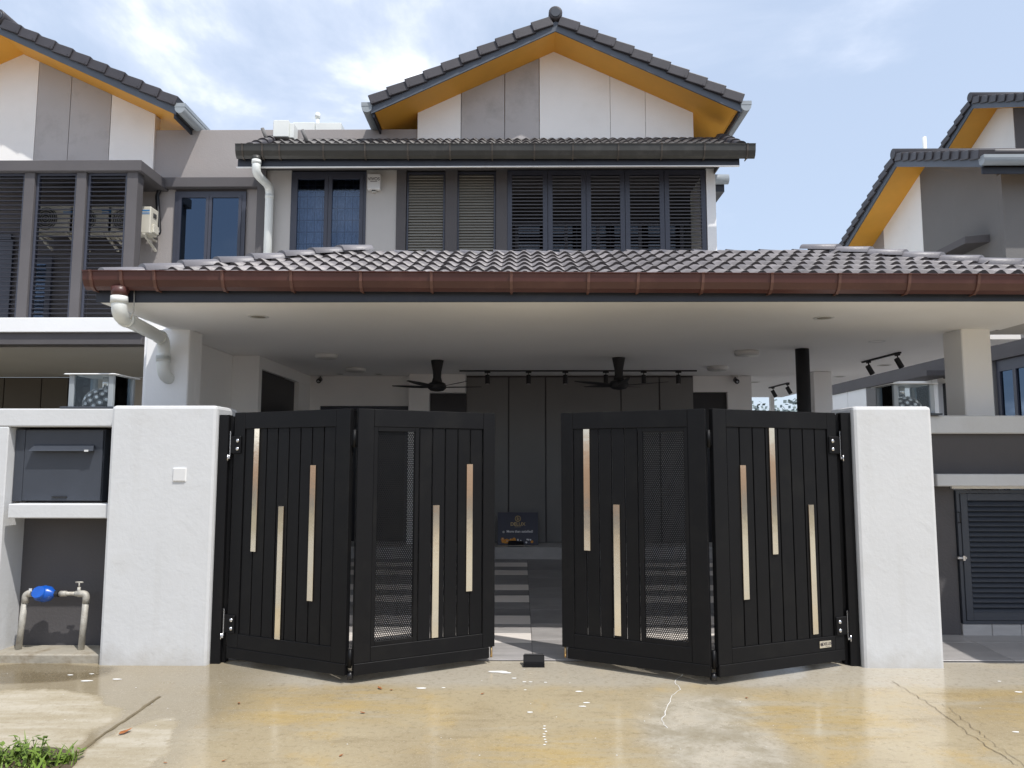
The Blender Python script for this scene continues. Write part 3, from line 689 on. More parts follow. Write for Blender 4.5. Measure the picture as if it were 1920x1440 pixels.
# two olive louvre panels
def louvre(x0, x1, z0, z1, Y, n, m, fm, fw_=.03, tilt=35, dp=.05, th=.008, name='louvre_panel', parent=None, back=True, wd=.065):
    fr = wp(name, fm, (x0, x0 + fw_, Y, Y + dp, z0, z1), (x1 - fw_, x1, Y, Y + dp, z0, z1), (x0 + fw_, x1 - fw_, Y, Y + dp, z1 - fw_, z1), (x0 + fw_, x1 - fw_, Y, Y + dp, z0, z0 + fw_), parent=parent or H_)
    L = x1 - x0 - 2 * fw_ - .002; me = MB().box(0, L, -wd / 2, wd / 2, -th / 2, th / 2).mesh('slat', m)
    off = wloc(fr); g = (z1 - z0 - 2 * fw_) / n
    for k in range(n):
        o = link('slat', me, fr); o.location = Vector((x0 + fw_ + .001, Y + dp / 2, z0 + fw_ + g * (k + .5))) - off; o.rotation_euler.x = math.radians(tilt)
    return fr
for a, b_ in ((762, 834), (857, 929)):
    louvre(X5(a), X5(b_), 4.95, ZT - .03, FY + .02, 30, 'slat_olive', 'navy_frame', tilt=-52 + 90 - 90 + 100, wd=.062)
# five-leaf screen of open slats
xs = [951, 1027, 1099, 1172, 1246, 1324]
for a, b_ in zip(xs, xs[1:]):
    louvre(X5(a) + .004, X5(b_) - .004, 4.9, ZT - .02, FY - .02, 24, 'screen_slat', 'navy_frame', fw_=.075, tilt=12, dp=.06, th=.014, name='louvre_screen', wd=.05)
gp_ = wp('sliding_window', 'navy_frame', (X5(960), X5(1318), 6.62, 6.66, 5.85, 5.91), *[(X5(p), X5(p) + .06, 6.62, 6.66, ZB, 5.849) for p in (965, 1065, 1130, 1215, 1300)])
wp('pane', 'smoke_glass', (X5(972), X5(1310), 6.64, 6.645, ZB, 5.848), parent=gp_)
part('curtain', MB().add([(X5(1120) + i * .02, 6.70 + .02 * math.sin(i * 1.3), z) for i in range(36) for z in (ZB, 5.85)], [(2 * i, 2 * i + 2, 2 * i + 3, 2 * i + 1) for i in range(35)], True), 'plain_curtain', gp_)
part('curtain', MB().add([(X5(968) + i * .02, 6.70 + .02 * math.sin(i * 1.3), z) for i in range(40) for z in (ZB, 5.85)], [(2 * i, 2 * i + 2, 2 * i + 3, 2 * i + 1) for i in range(39)], True), 'plain_curtain', gp_)
# --- skirt roof over the first floor
SS = .565; SXL, SXR = -4.32, 3.52; SYE = 5.10; SZE = 6.60
sroof = part('upper_roof', MB().hexa([(SXL, SYE + .04, SZE - .06), (SXR, SYE + .04, SZE - .06), (SXL, 6.32, SZE + 1.2 * SS - .06), (SXR, 6.32, SZE + 1.2 * SS - .06),
      (SXL, SYE + .04, SZE - .02), (SXR, SYE + .04, SZE - .02), (SXL, 6.32, SZE + 1.2 * SS - .02), (SXR, 6.32, SZE + 1.2 * SS - .02)]), 'roof_tile_dark', H_)
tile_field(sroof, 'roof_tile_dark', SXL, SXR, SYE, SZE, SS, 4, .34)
vt = cap_mesh('ridge_tile', .38, .18, .08)
caps((SXL + .05, SYE + .0, SZE + .03), (SXL + .05, SYE + 1.0, SZE + 1.0 * SS + .03), sroof, me=cap_mesh('verge_tile', .38, .18, .08), step=.33)
caps((SXR - .05, SYE + .0, SZE + .03), (SXR - .05, SYE + 1.0, SZE + 1.0 * SS + .03), sroof, me=cap_mesh('verge_tile', .38, .18, .08), step=.33)
wp('upper_fascia', 'fascia', (X5(476) - .1, SXR - .08, 5.09, 5.115, 6.32, 6.58))
wp('drip_edge', 'white_paint', (X5(462), SXR - .08, 5.085, 5.125, 6.305, 6.318))
wp('upper_soffit', 'dark_trim', (SXL + .06, SXR - .35, 5.126, 6.33, ZT + .002, ZT + .04), (X5(743), X5(1325), 6.331, 6.80, ZT + .002, ZT + .04), (SXR - .36, SXR - .34, 5.13, 6.25, ZT - .09, ZT + .001), (SXL + .06, SXR - .1, 5.14, 5.6, ZT + .04, ZT + .08))
bxs = [aX(p, 5.0, 290) for p in (456, 493, 525, 607, 685, 765, 844, 923, 1002, 1074, 1159, 1240, 1320, 1400)]
ug = gutter(H_, 'charcoal_gutter', aX(441, 4.95, 280), aX(1417, 4.95, 280), 5.088, 6.632, .15, .21, .003, bxs, name='upper_gutter')
ux = aX(481, 5.0, 300)
part('outlet', MB().tube([(ux, 5.0, 6.45), (ux, 5.0, 6.36)], [.075, .066], 16), 'charcoal_gutter', ug)
uB = aX(506, 5.5, 345)
dp_ = part('downpipe', MB().tube(bend([(ux, 5.0, 6.40), (ux, 5.0, 6.17), (uB, 5.50, at(506, 350, 5.5).z), (uB, 5.50, 3.4)], .14), .066, 16), 'pvc_white', H_)
collar((ux, 5.0, 6.36), (0, 0, 1)); collar((uB, 5.5, at(506, 350, 5.5).z - .17), (0, 0, 1), .07)
# eave at the right flank, seen past the wall end
sg = wp('side_eave', 'fascia', (3.2, 3.70, 6.95, 9, 6.56, 6.70))
part('side_gutter', MB().tube([(3.20, 6.9, 6.77), (3.76, 6.9, 6.77)], .09, 14), 'pale_gutter', sg)

# --- gable
def gable(parent, Xa, panels, Yv=5.65, Yw=6.3, Za=8.875, sl=.466, half=3.01, zbase=7.0, right_gutter=True):
    zs = lambda x: Za - sl * abs(x - Xa)
    for a, b_, m_ in panels:                                  # rendered panels with recessed joints
        pts = [(a, zbase)]
        pts += [(b_, zbase), (b_, zs(b_) - .002)]
        if a < Xa < b_: pts.append((Xa, Za - .002))
        pts.append((a, zs(a) - .002))
        part('gable_panel', MB().prism(pts, Yw, Yw + .2), m_, parent)
    gr = MB()
    for s in (-1, 1):                                          # soffit, both slopes
        gr.prism([(Xa, Za), (Xa + s * half, Za - sl * half), (Xa + s * half, Za - sl * half + .02), (Xa, Za + .02)], Yv + .026, 11.5)
        gr.prism([(Xa + s * half, Za - sl * half - .001), (Xa + s * (half - .02), Za - sl * half + .0), (Xa + s * (half - .02), Za - sl * half + .15), (Xa + s * half, Za - sl * half + .15)], Yv + .026, 11.5)
    part('soffit', gr, 'soffit_ochre', parent)
    rf = MB()
    for s in (-1, 1):
        rf.prism([(Xa, Za + .021), (Xa + s * (half + .05), Za - sl * (half + .05) + .021), (Xa + s * (half + .05), Za - sl * (half + .05) + .26), (Xa, Za + .26)], Yv + .06, 11.6)
    rf = part('gable_roof', rf, 'roof_tile_dark', parent)
    for s in (-1, 1):
        bb = MB().prism([(Xa + s * .001, Za - .0), (Xa + s * (half + .06), Za - sl * (half + .06)), (Xa + s * (half + .06), Za - sl * (half + .06) + .17), (Xa + s * .001, Za + .17)], Yv - .004, Yv + .025)
        part('barge_board', bb, 'barge_paint', rf)
    ang = math.atan(sl); g = .335
    vm = MB().box(0, g + .02, -.04, .22, -.135, .03, .012)
    vm.v = [(x, y - (.026 * (1 - x / g) if y < 0 else 0), z) for x, y, z in vm.v]
    vm.tube([(.05, -.062, -.10), (.05, -.070, -.10)], .006, 6)
    vm = vm.mesh('verge_tile', 'verge_tile')
    off = wloc(rf); nv = 10; L = (half + .10) / math.cos(ang); g2 = (L - .12) / nv
    for s in (-1, 1):
        for k in range(nv):
            d = L - g2 * k                                      # from the eave up
            x = Xa + s * d * math.cos(ang); z = Za + .235 - d * math.sin(ang)
            o = link('verge_tile', vm, rf); o.location = Vector((x, Yv - rnd.uniform(0, .006), z + .045)) - off
            o.rotation_euler = (0, s * (ang - .072), 0); o.scale.x = -s
    part('ridge_cap', MB().tube([(Xa, Yv - .06, Za + .30), (Xa, Yv - .05, Za + .30), (Xa, 11.5, Za + .30)], [.095, .115, .115], 18), 'verge_tile', rf)
    part('ridge_end', MB().tube([(Xa, Yv - .075, Za + .295), (Xa, Yv - .055, Za + .295)], [.075, .09], 18), 'slate_metal', rf)
    for s in (-1, 1):
        xe = Xa + s * (half + .13); ze = Za - sl * (half + .06) + .10
        gm = MB().tube([(xe, Yv - .03, ze), (xe, 11.5, ze)], .085, 14); gm.box(xe - .09, xe + .09, Yv - .035, 11.5, ze + .02, ze + .085)
        e = part('eave_gutter', gm, 'pale_gutter' if s > 0 or True else 'fascia', parent)
        part('eave_fascia', MB().box(xe - s * .12, xe - s * .09, Yv + .03, 11.5, ze - .15, ze + .06), 'fascia', parent)
X63 = lambda px: aX(px, 6.3, 240)
GW, GG = 'gable_white', 'gable_grey'
gable(H_, .595, [(X63(783), X63(865) - .012, GW), (X63(865), X63(947) - .012, GG), (X63(947), X63(1012) - .012, GG), (X63(1012), X63(1145) - .008, GW), (X63(1145), X63(1211) - .008, GW), (X63(1211), X63(1300), GW)])
wp('gable_joint', 'mid_grey_wall', (X63(783) + .02, X63(1300) - .02, 6.33, 6.45, 7.0, 7.6))
wp('upper_body', 'mid_grey_wall', (X5(500), X5(1325), 6.81, 11.4, ZB, 7.45))
# parapet and roof clutter of the main house
zp = at(560, 241, 6.3).z
wp('parapet', 'taupe_wall', (-4.32, X63(783), 6.34, 6.5, 6.9, zp), b=.006)
wp('roof_duct', 'pvc_white', (aX(512, 6.0, 240), aX(541, 6.0, 240), 6.0, 6.28, at(520, 256, 6.0).z, at(520, 225, 6.0).z), (aX(541, 6.0, 240), aX(549, 6.0, 240), 6.05, 6.30, at(520, 256, 6.0).z, at(520, 228, 6.0).z), b=.008)
wp('roof_duct', 'pvc_white', (aX(549, 6.7, 235), aX(590, 6.7, 235), 6.7, 7.0, 7.2, at(600, 229, 6.7).z), (aX(591, 6.7, 235), aX(640, 6.7, 235), 6.7, 7.0, 7.2, at(600, 230, 6.7).z), b=.008)
xv = aX(597, 6.9, 220); zv = at(597, 214, 6.9).z
part('vent_pipe', MB().tube([(xv, 6.85, 7.3), (xv, 6.85, zv)], .035, 12).tube([(xv, 6.85, zv - .1), (xv, 6.85, zv - .02)], .05, 12), 'pvc_white', H_)
for p, q in ((495, 246), (570, 249)):
    a = at(p, q, 5.75); part('pipe_stub', MB().tube([a + Vector((.05, .02, -.15)), a + Vector((-.03, 0, .05))], .03, 8), 'mid_grey_wall', H_)

# ------------------------------------------------------------------ left neighbour
nb = thing('semi_detached_house', 'attached grey house on the left with louvred balcony and air conditioner outside', 'house', (-8, 6.3, .2))
def np_(name, m, *boxes, parent=None, b=0.0, **k): return wp(name, m, *boxes, parent=parent or nb, b=b, **k)
gable(nb, -8.80, [(-11.3, X63(0), GW), (X63(0), X63(67) - .012, GW), (X63(67), X63(130) - .012, GG), (X63(130), X63(207) - .012, GG), (X63(207), X63(290), GW)], zbase=6.40)
np_('gable_joint', 'mid_grey_wall', (-11, X63(288), 6.33, 6.45, 6.4, 7.5))
zbm0, zbm1 = at(400, 352, 6.25).z, at(400, 334, 6.25).z
np_('parapet', 'taupe_wall', (X63(290) - .1, -4.322, 6.34, 6.5, zbm1 + .001, zp), b=.006)
np_('beam', 'dark_trim', (-6.3, -4.32, 6.2, 6.5, zbm0, zbm1), b=.006)
# upper wall behind the louvres and the window next to the party wall
np_('upper_wall', 'dark_trim', (-11.6, X63(248), 6.34, 6.5, 3.4, zbm0 - .001))  # darker behind the louvres: shade under the canopy put into the wall colour
np_('upper_wall', 'taupe_wall', (X63(248) + .001, X63(333), 6.34, 6.5, 3.4, zbm0 - .001), (X63(466), -4.25, 6.34, 6.5, 3.4, zbm0 - .001))
x0, x1 = X63(334), X63(466) + .0; zt = at(400, 359, 6.3).z; zb = 4.9
np_('upper_wall', 'dark_trim', (x0, x1, 6.34, 6.5, zt + .001, zbm0 - .001))
wf = np_('window', 'navy_frame', (x0, x0 + .07, 6.30, 6.4, zb, zt), (x1 - .07, x1, 6.30, 6.4, zb, zt), (x0 + .07, x1 - .07, 6.30, 6.4, zt - .07, zt))
xm = X63(398)
for a, b_ in ((x0 + .071, xm - .003), (xm + .003, x1 - .071)):
    np_('sash', 'navy_frame', (a, a + .05, 6.29, 6.36, zb, zt - .071), (b_ - .05, b_, 6.29, 6.36, zb, zt - .071), (a + .05, b_ - .05, 6.29, 6.36, zt - .11, zt - .071), parent=wf)
    np_('pane', 'tinted_glass', (a + .051, b_ - .051, 6.315, 6.32, zb, zt - .111), parent=wf)
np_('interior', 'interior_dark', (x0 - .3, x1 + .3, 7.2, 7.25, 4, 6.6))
# balcony with louvred bays
BY = 5.35; zc0, zc1 = at(150, 320, BY).z, at(150, 300, BY).z; xc = aX(265, BY, 300)
np_('balcony_canopy', 'dark_trim', (-11.5, xc, BY, 6.338, zc0, zc1), b=.008)
zsl = 3.46
XB = lambda px: aX(px, BY, 320)
for a, b_ in ((43, 62), (141, 159), (236, 256)):
    np_('column', 'dark_trim', (XB(a), XB(b_), BY + .05, BY + .25, zsl - .05, zc0 - .001), b=.006)
for a, b_, n in ((-70, 42, 38), (63, 140, 38), (160, 235, 38)):
    louvre(XB(a) + .0, XB(b_) - .0, zsl, zc0 - .004, BY + .10, n, 'navy_slat', 'navy_frame', fw_=.04, tilt=10, dp=.07, th=.016, name='louvre_screen', parent=nb, wd=.068)
for a, b_ in ((-60, 36), (90, 112)):
    sw = np_('window', 'navy_frame', (X63(a), X63(b_), 6.28, 6.33, 3.5, 5.5) if b_ < 60 else (X63(70), X63(78), 6.28, 6.33, 3.5, 5.2), (X63(104), X63(114), 6.28, 6.33, 3.5, 5.2) if b_ > 60 else (X63(36), X63(40), 6.28, 6.33, 3.5, 5.5), (X63(78), X63(104), 6.28, 6.33, 5.1, 5.2) if b_ > 60 else (X63(-60), X63(36), 6.28, 6.33, 5.51, 5.6))
    if b_ > 60: np_('pane', 'window_glass', (X63(78), X63(104), 6.30, 6.305, 3.5, 5.099), parent=sw)
np_('balcony_slab', 'white_paint', (-11.5, aX(268, 2.6, 600), 2.6, 6.33, 3.262, 3.44), b=.006)
np_('beam', 'dark_trim', (-11.5, aX(266, 2.64, 630), 2.64, 2.85, 3.115, 3.26), b=.004)
np_('porch_ceiling', 'pale_grey_wall', (-11.5, -4.16, 2.851, 6.2, 3.10, 3.2))
np_('back_wall', 'pale_grey_wall', (-7.25, -4.16, 6.2, 6.3, 0, 3.099))
bw = np_('back_wall', 'dark_trim', (-11.5, -7.251, 6.21, 6.3, 0, 3.099))
pj = [aX(p, 6.18, 720) for p in (-140, -66, 8, 78, 128)]
for a, b_ in zip(pj, pj[1:]): np_('wall_panel', 'brown_panel', (a + .008, b_ - .008, 6.18, 6.209, .2, 3.09), parent=bw, b=.003)
# condensers
def ac(loc, label, rz=0):
    t = thing('air_conditioner', label, 'air conditioner', loc, rz, 'outdoor air conditioner units on the left house')
    W, Dp, Hh = .72, .27, .46
    part('casing', MB().box(-W, 0, 0, Dp, 0, Hh, .015), 'cream_metal', t, local=True)
    part('fan_grille', MB().disc((-W + .26, -.001, Hh / 2), (0, -1, 0), .19, .006, 24), 'ac_grille', t, local=True)
    for k in range(5):
        r = .035 + .035 * k; part('grille_ring', MB().tube([(-W + .26 + r * math.cos(a * .2618), -.012, Hh / 2 + r * math.sin(a * .2618)) for a in range(25)], .004, 5, caps=False), 'cream_metal', t, local=True)
    part('brand_stripe', MB().box(-.175, -.02, -.0025, -.0005, Hh - .085, Hh - .06).box(-.175, -.02, -.0025, -.0005, Hh - .118, Hh - .106).box(-.175, -.02, -.0025, -.0005, Hh - .135, Hh - .127), 'blue_print', t, local=True)
    part('side_handle', MB().box(.0, .012, .08, .19, Hh - .16, Hh - .09, .004), 'ac_grille', t, local=True)
    part('valve_cover', MB().box(.0, .035, .06, .24, .03, .17, .008), 'cream_metal', t, local=True)
    for x in (-.6, -.1): part('wall_bracket', MB().box(x - .02, x + .02, -.02, .44, -.03, -.003).hexa([(x - .019, .0, -.032), (x + .019, .0, -.032), (x - .019, .44, -.2), (x + .019, .44, -.2), (x - .019, .03, -.03), (x + .019, .03, -.03), (x - .019, .44, -.16), (x + .019, .44, -.16)]), 'cream_metal', t, local=True)
    return t
p = at(281, 437, 5.86); ac((p.x, 5.86, p.z), 'cream air conditioner unit with blue stripes hanging beside the outer balcony column')
p = at(136, 435, 5.86); ac((p.x, 5.86, p.z), 'air conditioner unit behind the louvre bars between the first and second balcony columns')
p = at(222, 437, 5.86); ac((p.x - .12, 5.86, p.z - .0), 'air conditioner unit behind the louvre bars next to the outer balcony column')
a = at(303, 355, 6.3); b_ = at(297, 440, 6.2)
cd = MB().tube(bend([(a.x + .04, 6.36, a.z + .06), (a.x, 6.28, a.z), (a.x - .06, 6.27, a.z - .1), (b_.x + .02, 6.2, b_.z), (b_.x - .12, 6.0, b_.z - .05)], .08), .035, 8)
solo('refrigerant_pipe', cd, 'black_plastic', 'black wrapped pipe running down the wall behind the cream air conditioner', 'pipe', (b_.x, 6.25, b_.z))

# ------------------------------------------------------------------ right neighbour (turned a quarter, gables facing our side)
rn = thing('side_house', 'neighbouring grey house on the right with two orange lined gables above the porch roof', 'house', (11, 9, .2))
def rp_(name, m, *boxes, parent=None, b=0.0, **k): return wp(name, m, *boxes, parent=parent or rn, b=b, **k)
def side_gable(Xv, Yn, Yf, ze, za, walls, zb, Xw, XE, gutt=True):
    Ya = (Yn + Yf) / 2; hf = (Yf - Yn) / 2; sl = (za - ze) / hf
    zs = lambda y: za - sl * abs(y - Ya)
    for a, b2, m_ in walls:
        pts = [(a, zb), (b2, zb), (b2, zs(b2) - .003)]
        if a < Ya < b2: pts.append((Ya, za - .003))
        pts.append((a, zs(a) - .003))
        part('gable_panel', MB().prism(pts, Xw, Xw + .2, 'X'), m_, rn)
    g = MB()
    for s in (-1, 1): g.prism([(Ya, za), (Ya + s * hf, ze), (Ya + s * hf, ze + .02), (Ya, za + .02)], Xv + .026, XE, 'X')
    part('soffit', g, 'soffit_ochre', rn)
    rf = MB()
    for s in (-1, 1): rf.prism([(Ya, za + .021), (Ya + s * (hf + .05), ze + .0), (Ya + s * (hf + .05), ze + .22), (Ya, za + .26)], Xv + .06, XE, 'X')
    rf = part('gable_roof', rf, 'roof_tile_dark', rn)
    for s in (-1, 1): part('barge_board', MB().prism([(Ya, za), (Ya + s * (hf + .06), ze - sl * .06), (Ya + s * (hf + .06), ze + .15), (Ya, za + .17)], Xv - .004, Xv + .025, 'X'), 'barge_paint', rf)
    ang = math.atan(sl); vm = MB().box(-.04, .22, 0, .345, -.13, .03, .012); vm.v = [(x - (.03 * (1 - y / .345) if x < 0 else 0), y, z + .012 * (1 - y / .345)) for x, y, z in vm.v]; vm = vm.mesh('verge_tile', 'verge_tile'); off = wloc(rf)
    L = (hf + .1) / math.cos(ang); n = round(L / .33); g2 = (L - .1) / n
    for s in (-1, 1):
        for k in range(n):
            d = L - g2 * k; o = link('verge_tile', vm, rf)
            o.location = Vector((Xv - rnd.uniform(0, .005), Ya + s * d * math.cos(ang), za + .28 - d * math.sin(ang))) - off
            o.rotation_euler = ((ang - .07) * (1 if s < 0 else -1), 0, 0)
            if s > 0: o.scale.y = -1
    part('ridge_cap', MB().tube([(Xv - .06, Ya, za + .29), (XE, Ya, za + .29)], .11, 16), 'verge_tile', rf)
    if gutt:
        yg = Yn - .1; zg = ze + .08
        part('eave_gutter', MB().tube([(Xv - .03, yg, zg), (XE, yg, zg)], .085, 14).box(Xv - .035, XE, yg - .085, yg + .085, zg + .02, zg + .08), 'pale_gutter', rn)
        part('eave_fascia', MB().box(Xv + .03, XE, yg + .1, yg + .13, zg - .2, zg + .05), 'fascia', rn)
XW = 8.72
yw = lambda px, py, X=XW: ax(px, py, X).y
side_gable(8.1, 6.58, 12.45, 6.86, 8.02, [(yw(1657, 450), 12.2, 'taupe_wall'), (yw(1728, 400), yw(1657, 450) - .01, GW), (7.12, yw(1728, 400) - .01, 'mid_grey_wall')], 3.4, XW, 14)
rp_('front_wall', 'mid_grey_wall', (XW + .001, 14, 7.0, 7.119, 3.4, 6.9))
side_gable(11.0, 9.6, 13.3, 9.40, 10.24, [(10.9, 13.1, GW), (9.8, 10.88, 'dark_trim')], 8.0, 11.6, 15, gutt=False)
rp_('upper_body', 'mid_grey_wall', (11.81, 15, 9.8, 13.1, 6, 9.7), (8.93, 14, 7.13, 12.2, 3.4, 6.94))
a = ax(1733, 257, 9.6); part('vent_pipe', MB().tube([(9.6, a.y, 7.5), (9.6, a.y, a.z)], .045, 12), 'pvc_white', rn)
a = ax(1775, 478, 8.45); b_ = ax(1830, 456, 8.45)
part('window_hood', MB().hexa([(8.25, b_.y, a.z - .05), (8.71, b_.y, a.z - .02), (8.25, a.y, a.z - .05), (8.71, a.y, a.z - .02), (8.25, b_.y, a.z + .08), (8.71, b_.y, a.z + .12), (8.25, a.y, a.z + .08), (8.71, a.y, a.z + .12)]), 'dark_trim', rn)
rp_('porch_roof', 'pale_grey_wall', (5.135, 8.5, -1.2, 2.0, 3.12, 3.30)); rp_('column', 'white_paint', (7.9, 8.3, -.6, -.2, -.05, 3.119), (6.2, 6.6, 1.3, 1.7, 0, 3.119))  # unseen slab and columns, added to keep sun off the right wall and door
# its ground floor flank, seen under our porch
XG = 8.6; yg = lambda px: ax(px, 700, XG).y
for a, b2, m_ in ((1520, 1587, 'white_paint'), (1588, 1622, 'white_paint'), (1623, 1669, 'mid_grey_wall'), (1674, 1745, 'white_paint'), (1746, 1757, 'white_paint'), (1785, 1862, 'mid_grey_wall')):
    rp_('flank_wall', m_, (XG, XG + .2, yg(b2), yg(a), 0, 3.52))
rp_('flank_wall', 'dark_trim', (XG + .01, XG + .2, yg(1674), yg(1669), 0, 3.52))
rp_('door', 'interior_dark', (XG + .1, XG + .15, yg(1785), yg(1757), 0, 3.3))
rp_('band', 'dark_trim', (XG - .03, XG + .2, 4.6, yg(1520), 3.525, 3.80))
rp_('canopy', 'dark_trim', (XG - .55, XG - .001, yg(1790), yg(1735), 3.40, 3.50))
wn = rp_('window', 'navy_frame', (XG + .05, XG + .1, 4.6, yg(1863), 3.32, 3.52), (XG + .05, XG + .1, yg(1899), yg(1893), 0, 3.319), (XG + .05, XG + .1, yg(1869), yg(1863), 0, 3.319))
rp_('pane', 'tinted_glass', (XG + .08, XG + .085, 4.6, yg(1869) - .001, 0, 3.319), parent=wn)
part('curtain', MB().add([(XG + .3 + .03 * math.sin(i * 1.4), yg(1912) + i * .03, z) for i in range(24) for z in (0, 3.3)], [(2 * i, 2 * i + 2, 2 * i + 3, 2 * i + 1) for i in range(23)], True), 'plain_curtain', wn)

# ------------------------------------------------------------------ boundary walls and pillars
lw = thing('boundary_wall', 'white street wall on the left with letter box niche and meter recess', 'wall', (-4.5, .2, 0))
def lp(name, m, *b, parent=None, bev=.0, **k): return wp(name, m, *b, parent=parent or lw, b=bev, **k)
XP0, XP1 = -3.53, -2.612; XQ0, XQ1 = 2.845, 3.515
zt0 = at(100, 766, .1).z; zt1 = at(100, 800, .1).z
xj = at(13, 850, .1).x
lp('top_beam', 'white_render', (-7.5, XP0 + .03, .10, .50, zt1, zt0), bev=.012)
lp('jamb', 'white_render', (-5.2, xj, .10, .50, -.03, zt1 - .001), bev=.008)
lp('jamb', 'dark_grey_wall', (XP0 - .05, XP0 + .03, .24, .5, -.03, zt1 - .001))
lp('back_panel', 'dark_grey_wall', (xj - .001, XP0 - .051, .40, .5, -.03, zt1 - .001))
lp('shelf', 'white_render', (at(14, 958, .05).x, XP0 + .02, .05, .39, at(100, 972, .05).z, at(100, 945, .05).z), bev=.008)
lp('plinth', 'cement', (-5.2, XP0 + .01, .05, .39, -.05, .075), bev=.012)
lp('outer_wall', 'white_render', (-7.5, -5.201, .10, .3, -.03, zt1 - .001))
gpl = solo('gate_pillar', MB().box(XP0, XP1, 0, .5, -.06, 2.178, .03), 'white_render', 'white rendered gate pillar on the left with small square blank plate', 'pillar', (-3.07, .25, 0), 'gate pillars')
gpr = solo('gate_pillar', MB().box(XQ0, XQ1, 0, .5, -.06, 2.172, .03), 'white_render', 'white rendered gate pillar on the right next to the louvred cabinet', 'pillar', (3.18, .25, 0), 'gate pillars')
a = at(325, 902, 0); b_ = at(349, 878, 0)
t = thing('blank_plate', 'small square white cover plate on the left gate pillar', 'cover plate', (a.x, 0, a.z))
part('plate', MB().box(a.x, b_.x, -.014, -.001, a.z, b_.z, .004), 'white_plastic', t); part('plate_rim', MB().box(a.x - .004, b_.x + .004, -.006, .0, a.z - .004, b_.z + .004), 'white_paint', t)
# letter box
lx0, lx1 = at(27, 870, .2).x, at(193, 870, .2).x; lz0, lz1 = at(100, 941, .2).z, at(100, 804, .2).z
t = thing('letter_box', 'dark slate metal letter box in the niche of the left wall', 'letter box', (lx0, .2, lz0))
part('casing', MB().box(lx0, lx1, .215, .395, lz0 + .005, min(lz1, zt1) - .006), 'slate_metal', t)
part('side_flange', MB().box(lx0, lx0 + .085, .195, .214, lz0 + .005, min(lz1, zt1) - .006, .003), 'slate_metal', t)
dr = part('door', MB().box(lx0 + .09, lx1 - .006, .190, .214, lz0 + .012, min(lz1, zt1) - .01, .004), 'slate_metal', t)
v0 = at(60, 843, .17); v1 = at(180, 838, .17)
part('slot_hood', MB().hexa([(v0.x, .12, v0.z - .012), (v1.x, .12, v0.z - .012), (v0.x - .0, .189, v0.z - .012), (v1.x - .02, .189, v0.z - .012), (v0.x, .125, v0.z - .006), (v1.x, .125, v0.z - .006), (v0.x + .01, .189, v0.z + .045), (v1.x - .03, .189, v0.z + .045)]), 'slate_metal', dr)
a = at(158, 846, .12); part('sticker', MB().box(a.x, a.x + .036, .117, .119, v0.z - .018, v0.z - .002), 'white_plastic', dr)
a = at(98, 932, .19); b_ = at(126, 932, .19); part('handle', MB().box(a.x, b_.x, .175, .189, a.z - .006, a.z + .008, .003), 'black_plastic', dr)
# water meter
wx0, wx1 = at(46, 1150, .22).x, at(160, 1150, .22).x; wz = at(100, 1113, .22).z
t = thing('water_meter', 'blue water meter and tap on weathered pipe frame in the left recess', 'water meter', ((wx0 + wx1) / 2, .22, .075))
part('pipe', MB().tube([(wx0 - .035, .22, .07), (wx0, .22, wz - .03)], .026, 12), 'galvanised', t)
part('pipe', MB().tube([(wx1 - .02, .22, .07), (wx1, .22, wz - .03)], .026, 12), 'galvanised', t)
part('elbow', MB().tube(bend([(wx0, .22, wz - .08), (wx0, .22, wz), (wx0 + .07, .22, wz)], .04), .029, 12), 'galvanised', t)
part('elbow', MB().tube(bend([(wx1, .22, wz - .08), (wx1, .22, wz), (wx1 - .07, .22, wz)], .04), .029, 12), 'galvanised', t)
part('pipe', MB().tube([(wx0 + .06, .22, wz), (wx1 - .06, .22, wz)], .017, 12).tube([(wx0 + .30, .22, wz), (wx0 + .36, .22, wz)], .024, 8), 'galvanised', t)
mx = at(82, 1112, .2).x
bd = part('meter_body', MB().tube([(mx - .105, .21, wz), (mx - .085, .21, wz), (mx - .06, .21, wz), (mx + .0, .21, wz), (mx + .05, .21, wz), (mx + .08, .21, wz), (mx + .105, .21, wz)], [.022, .03, .058, .072, .062, .034, .022], 18).disc((mx - .01, .2, wz - .01), (0, -.9, .5), .052, .08, 18), 'blue_meter', t)
part('union_nut', MB().tube([(mx + .095, .21, wz), (mx + .125, .21, wz)], .03, 6, smooth=False), 'black_plastic', t)
part('cap', MB().box(mx - .10, mx - .055, .15, .2, wz + .025, wz + .06, .006), 'black_plastic', bd); part('tag', MB().box(mx - .098, mx - .072, .145, .149, wz + .03, wz + .055), 'white_plastic', bd)
tx = at(146, 1100, .2).x; tp = part('tap', MB().tube([(tx, .22, wz), (tx, .22, wz + .055)], .014, 10).tube([(tx - .03, .22, wz), (tx + .03, .22, wz)], .023, 8), 'galvanised', t)
part('tap_handle', MB().tube([(tx, .22, wz + .05), (tx, .22, wz + .095)], .006, 8).tube([(tx - .033, .22, wz + .097), (tx + .033, .22, wz + .097)], .007, 8), 'galvanised', tp)

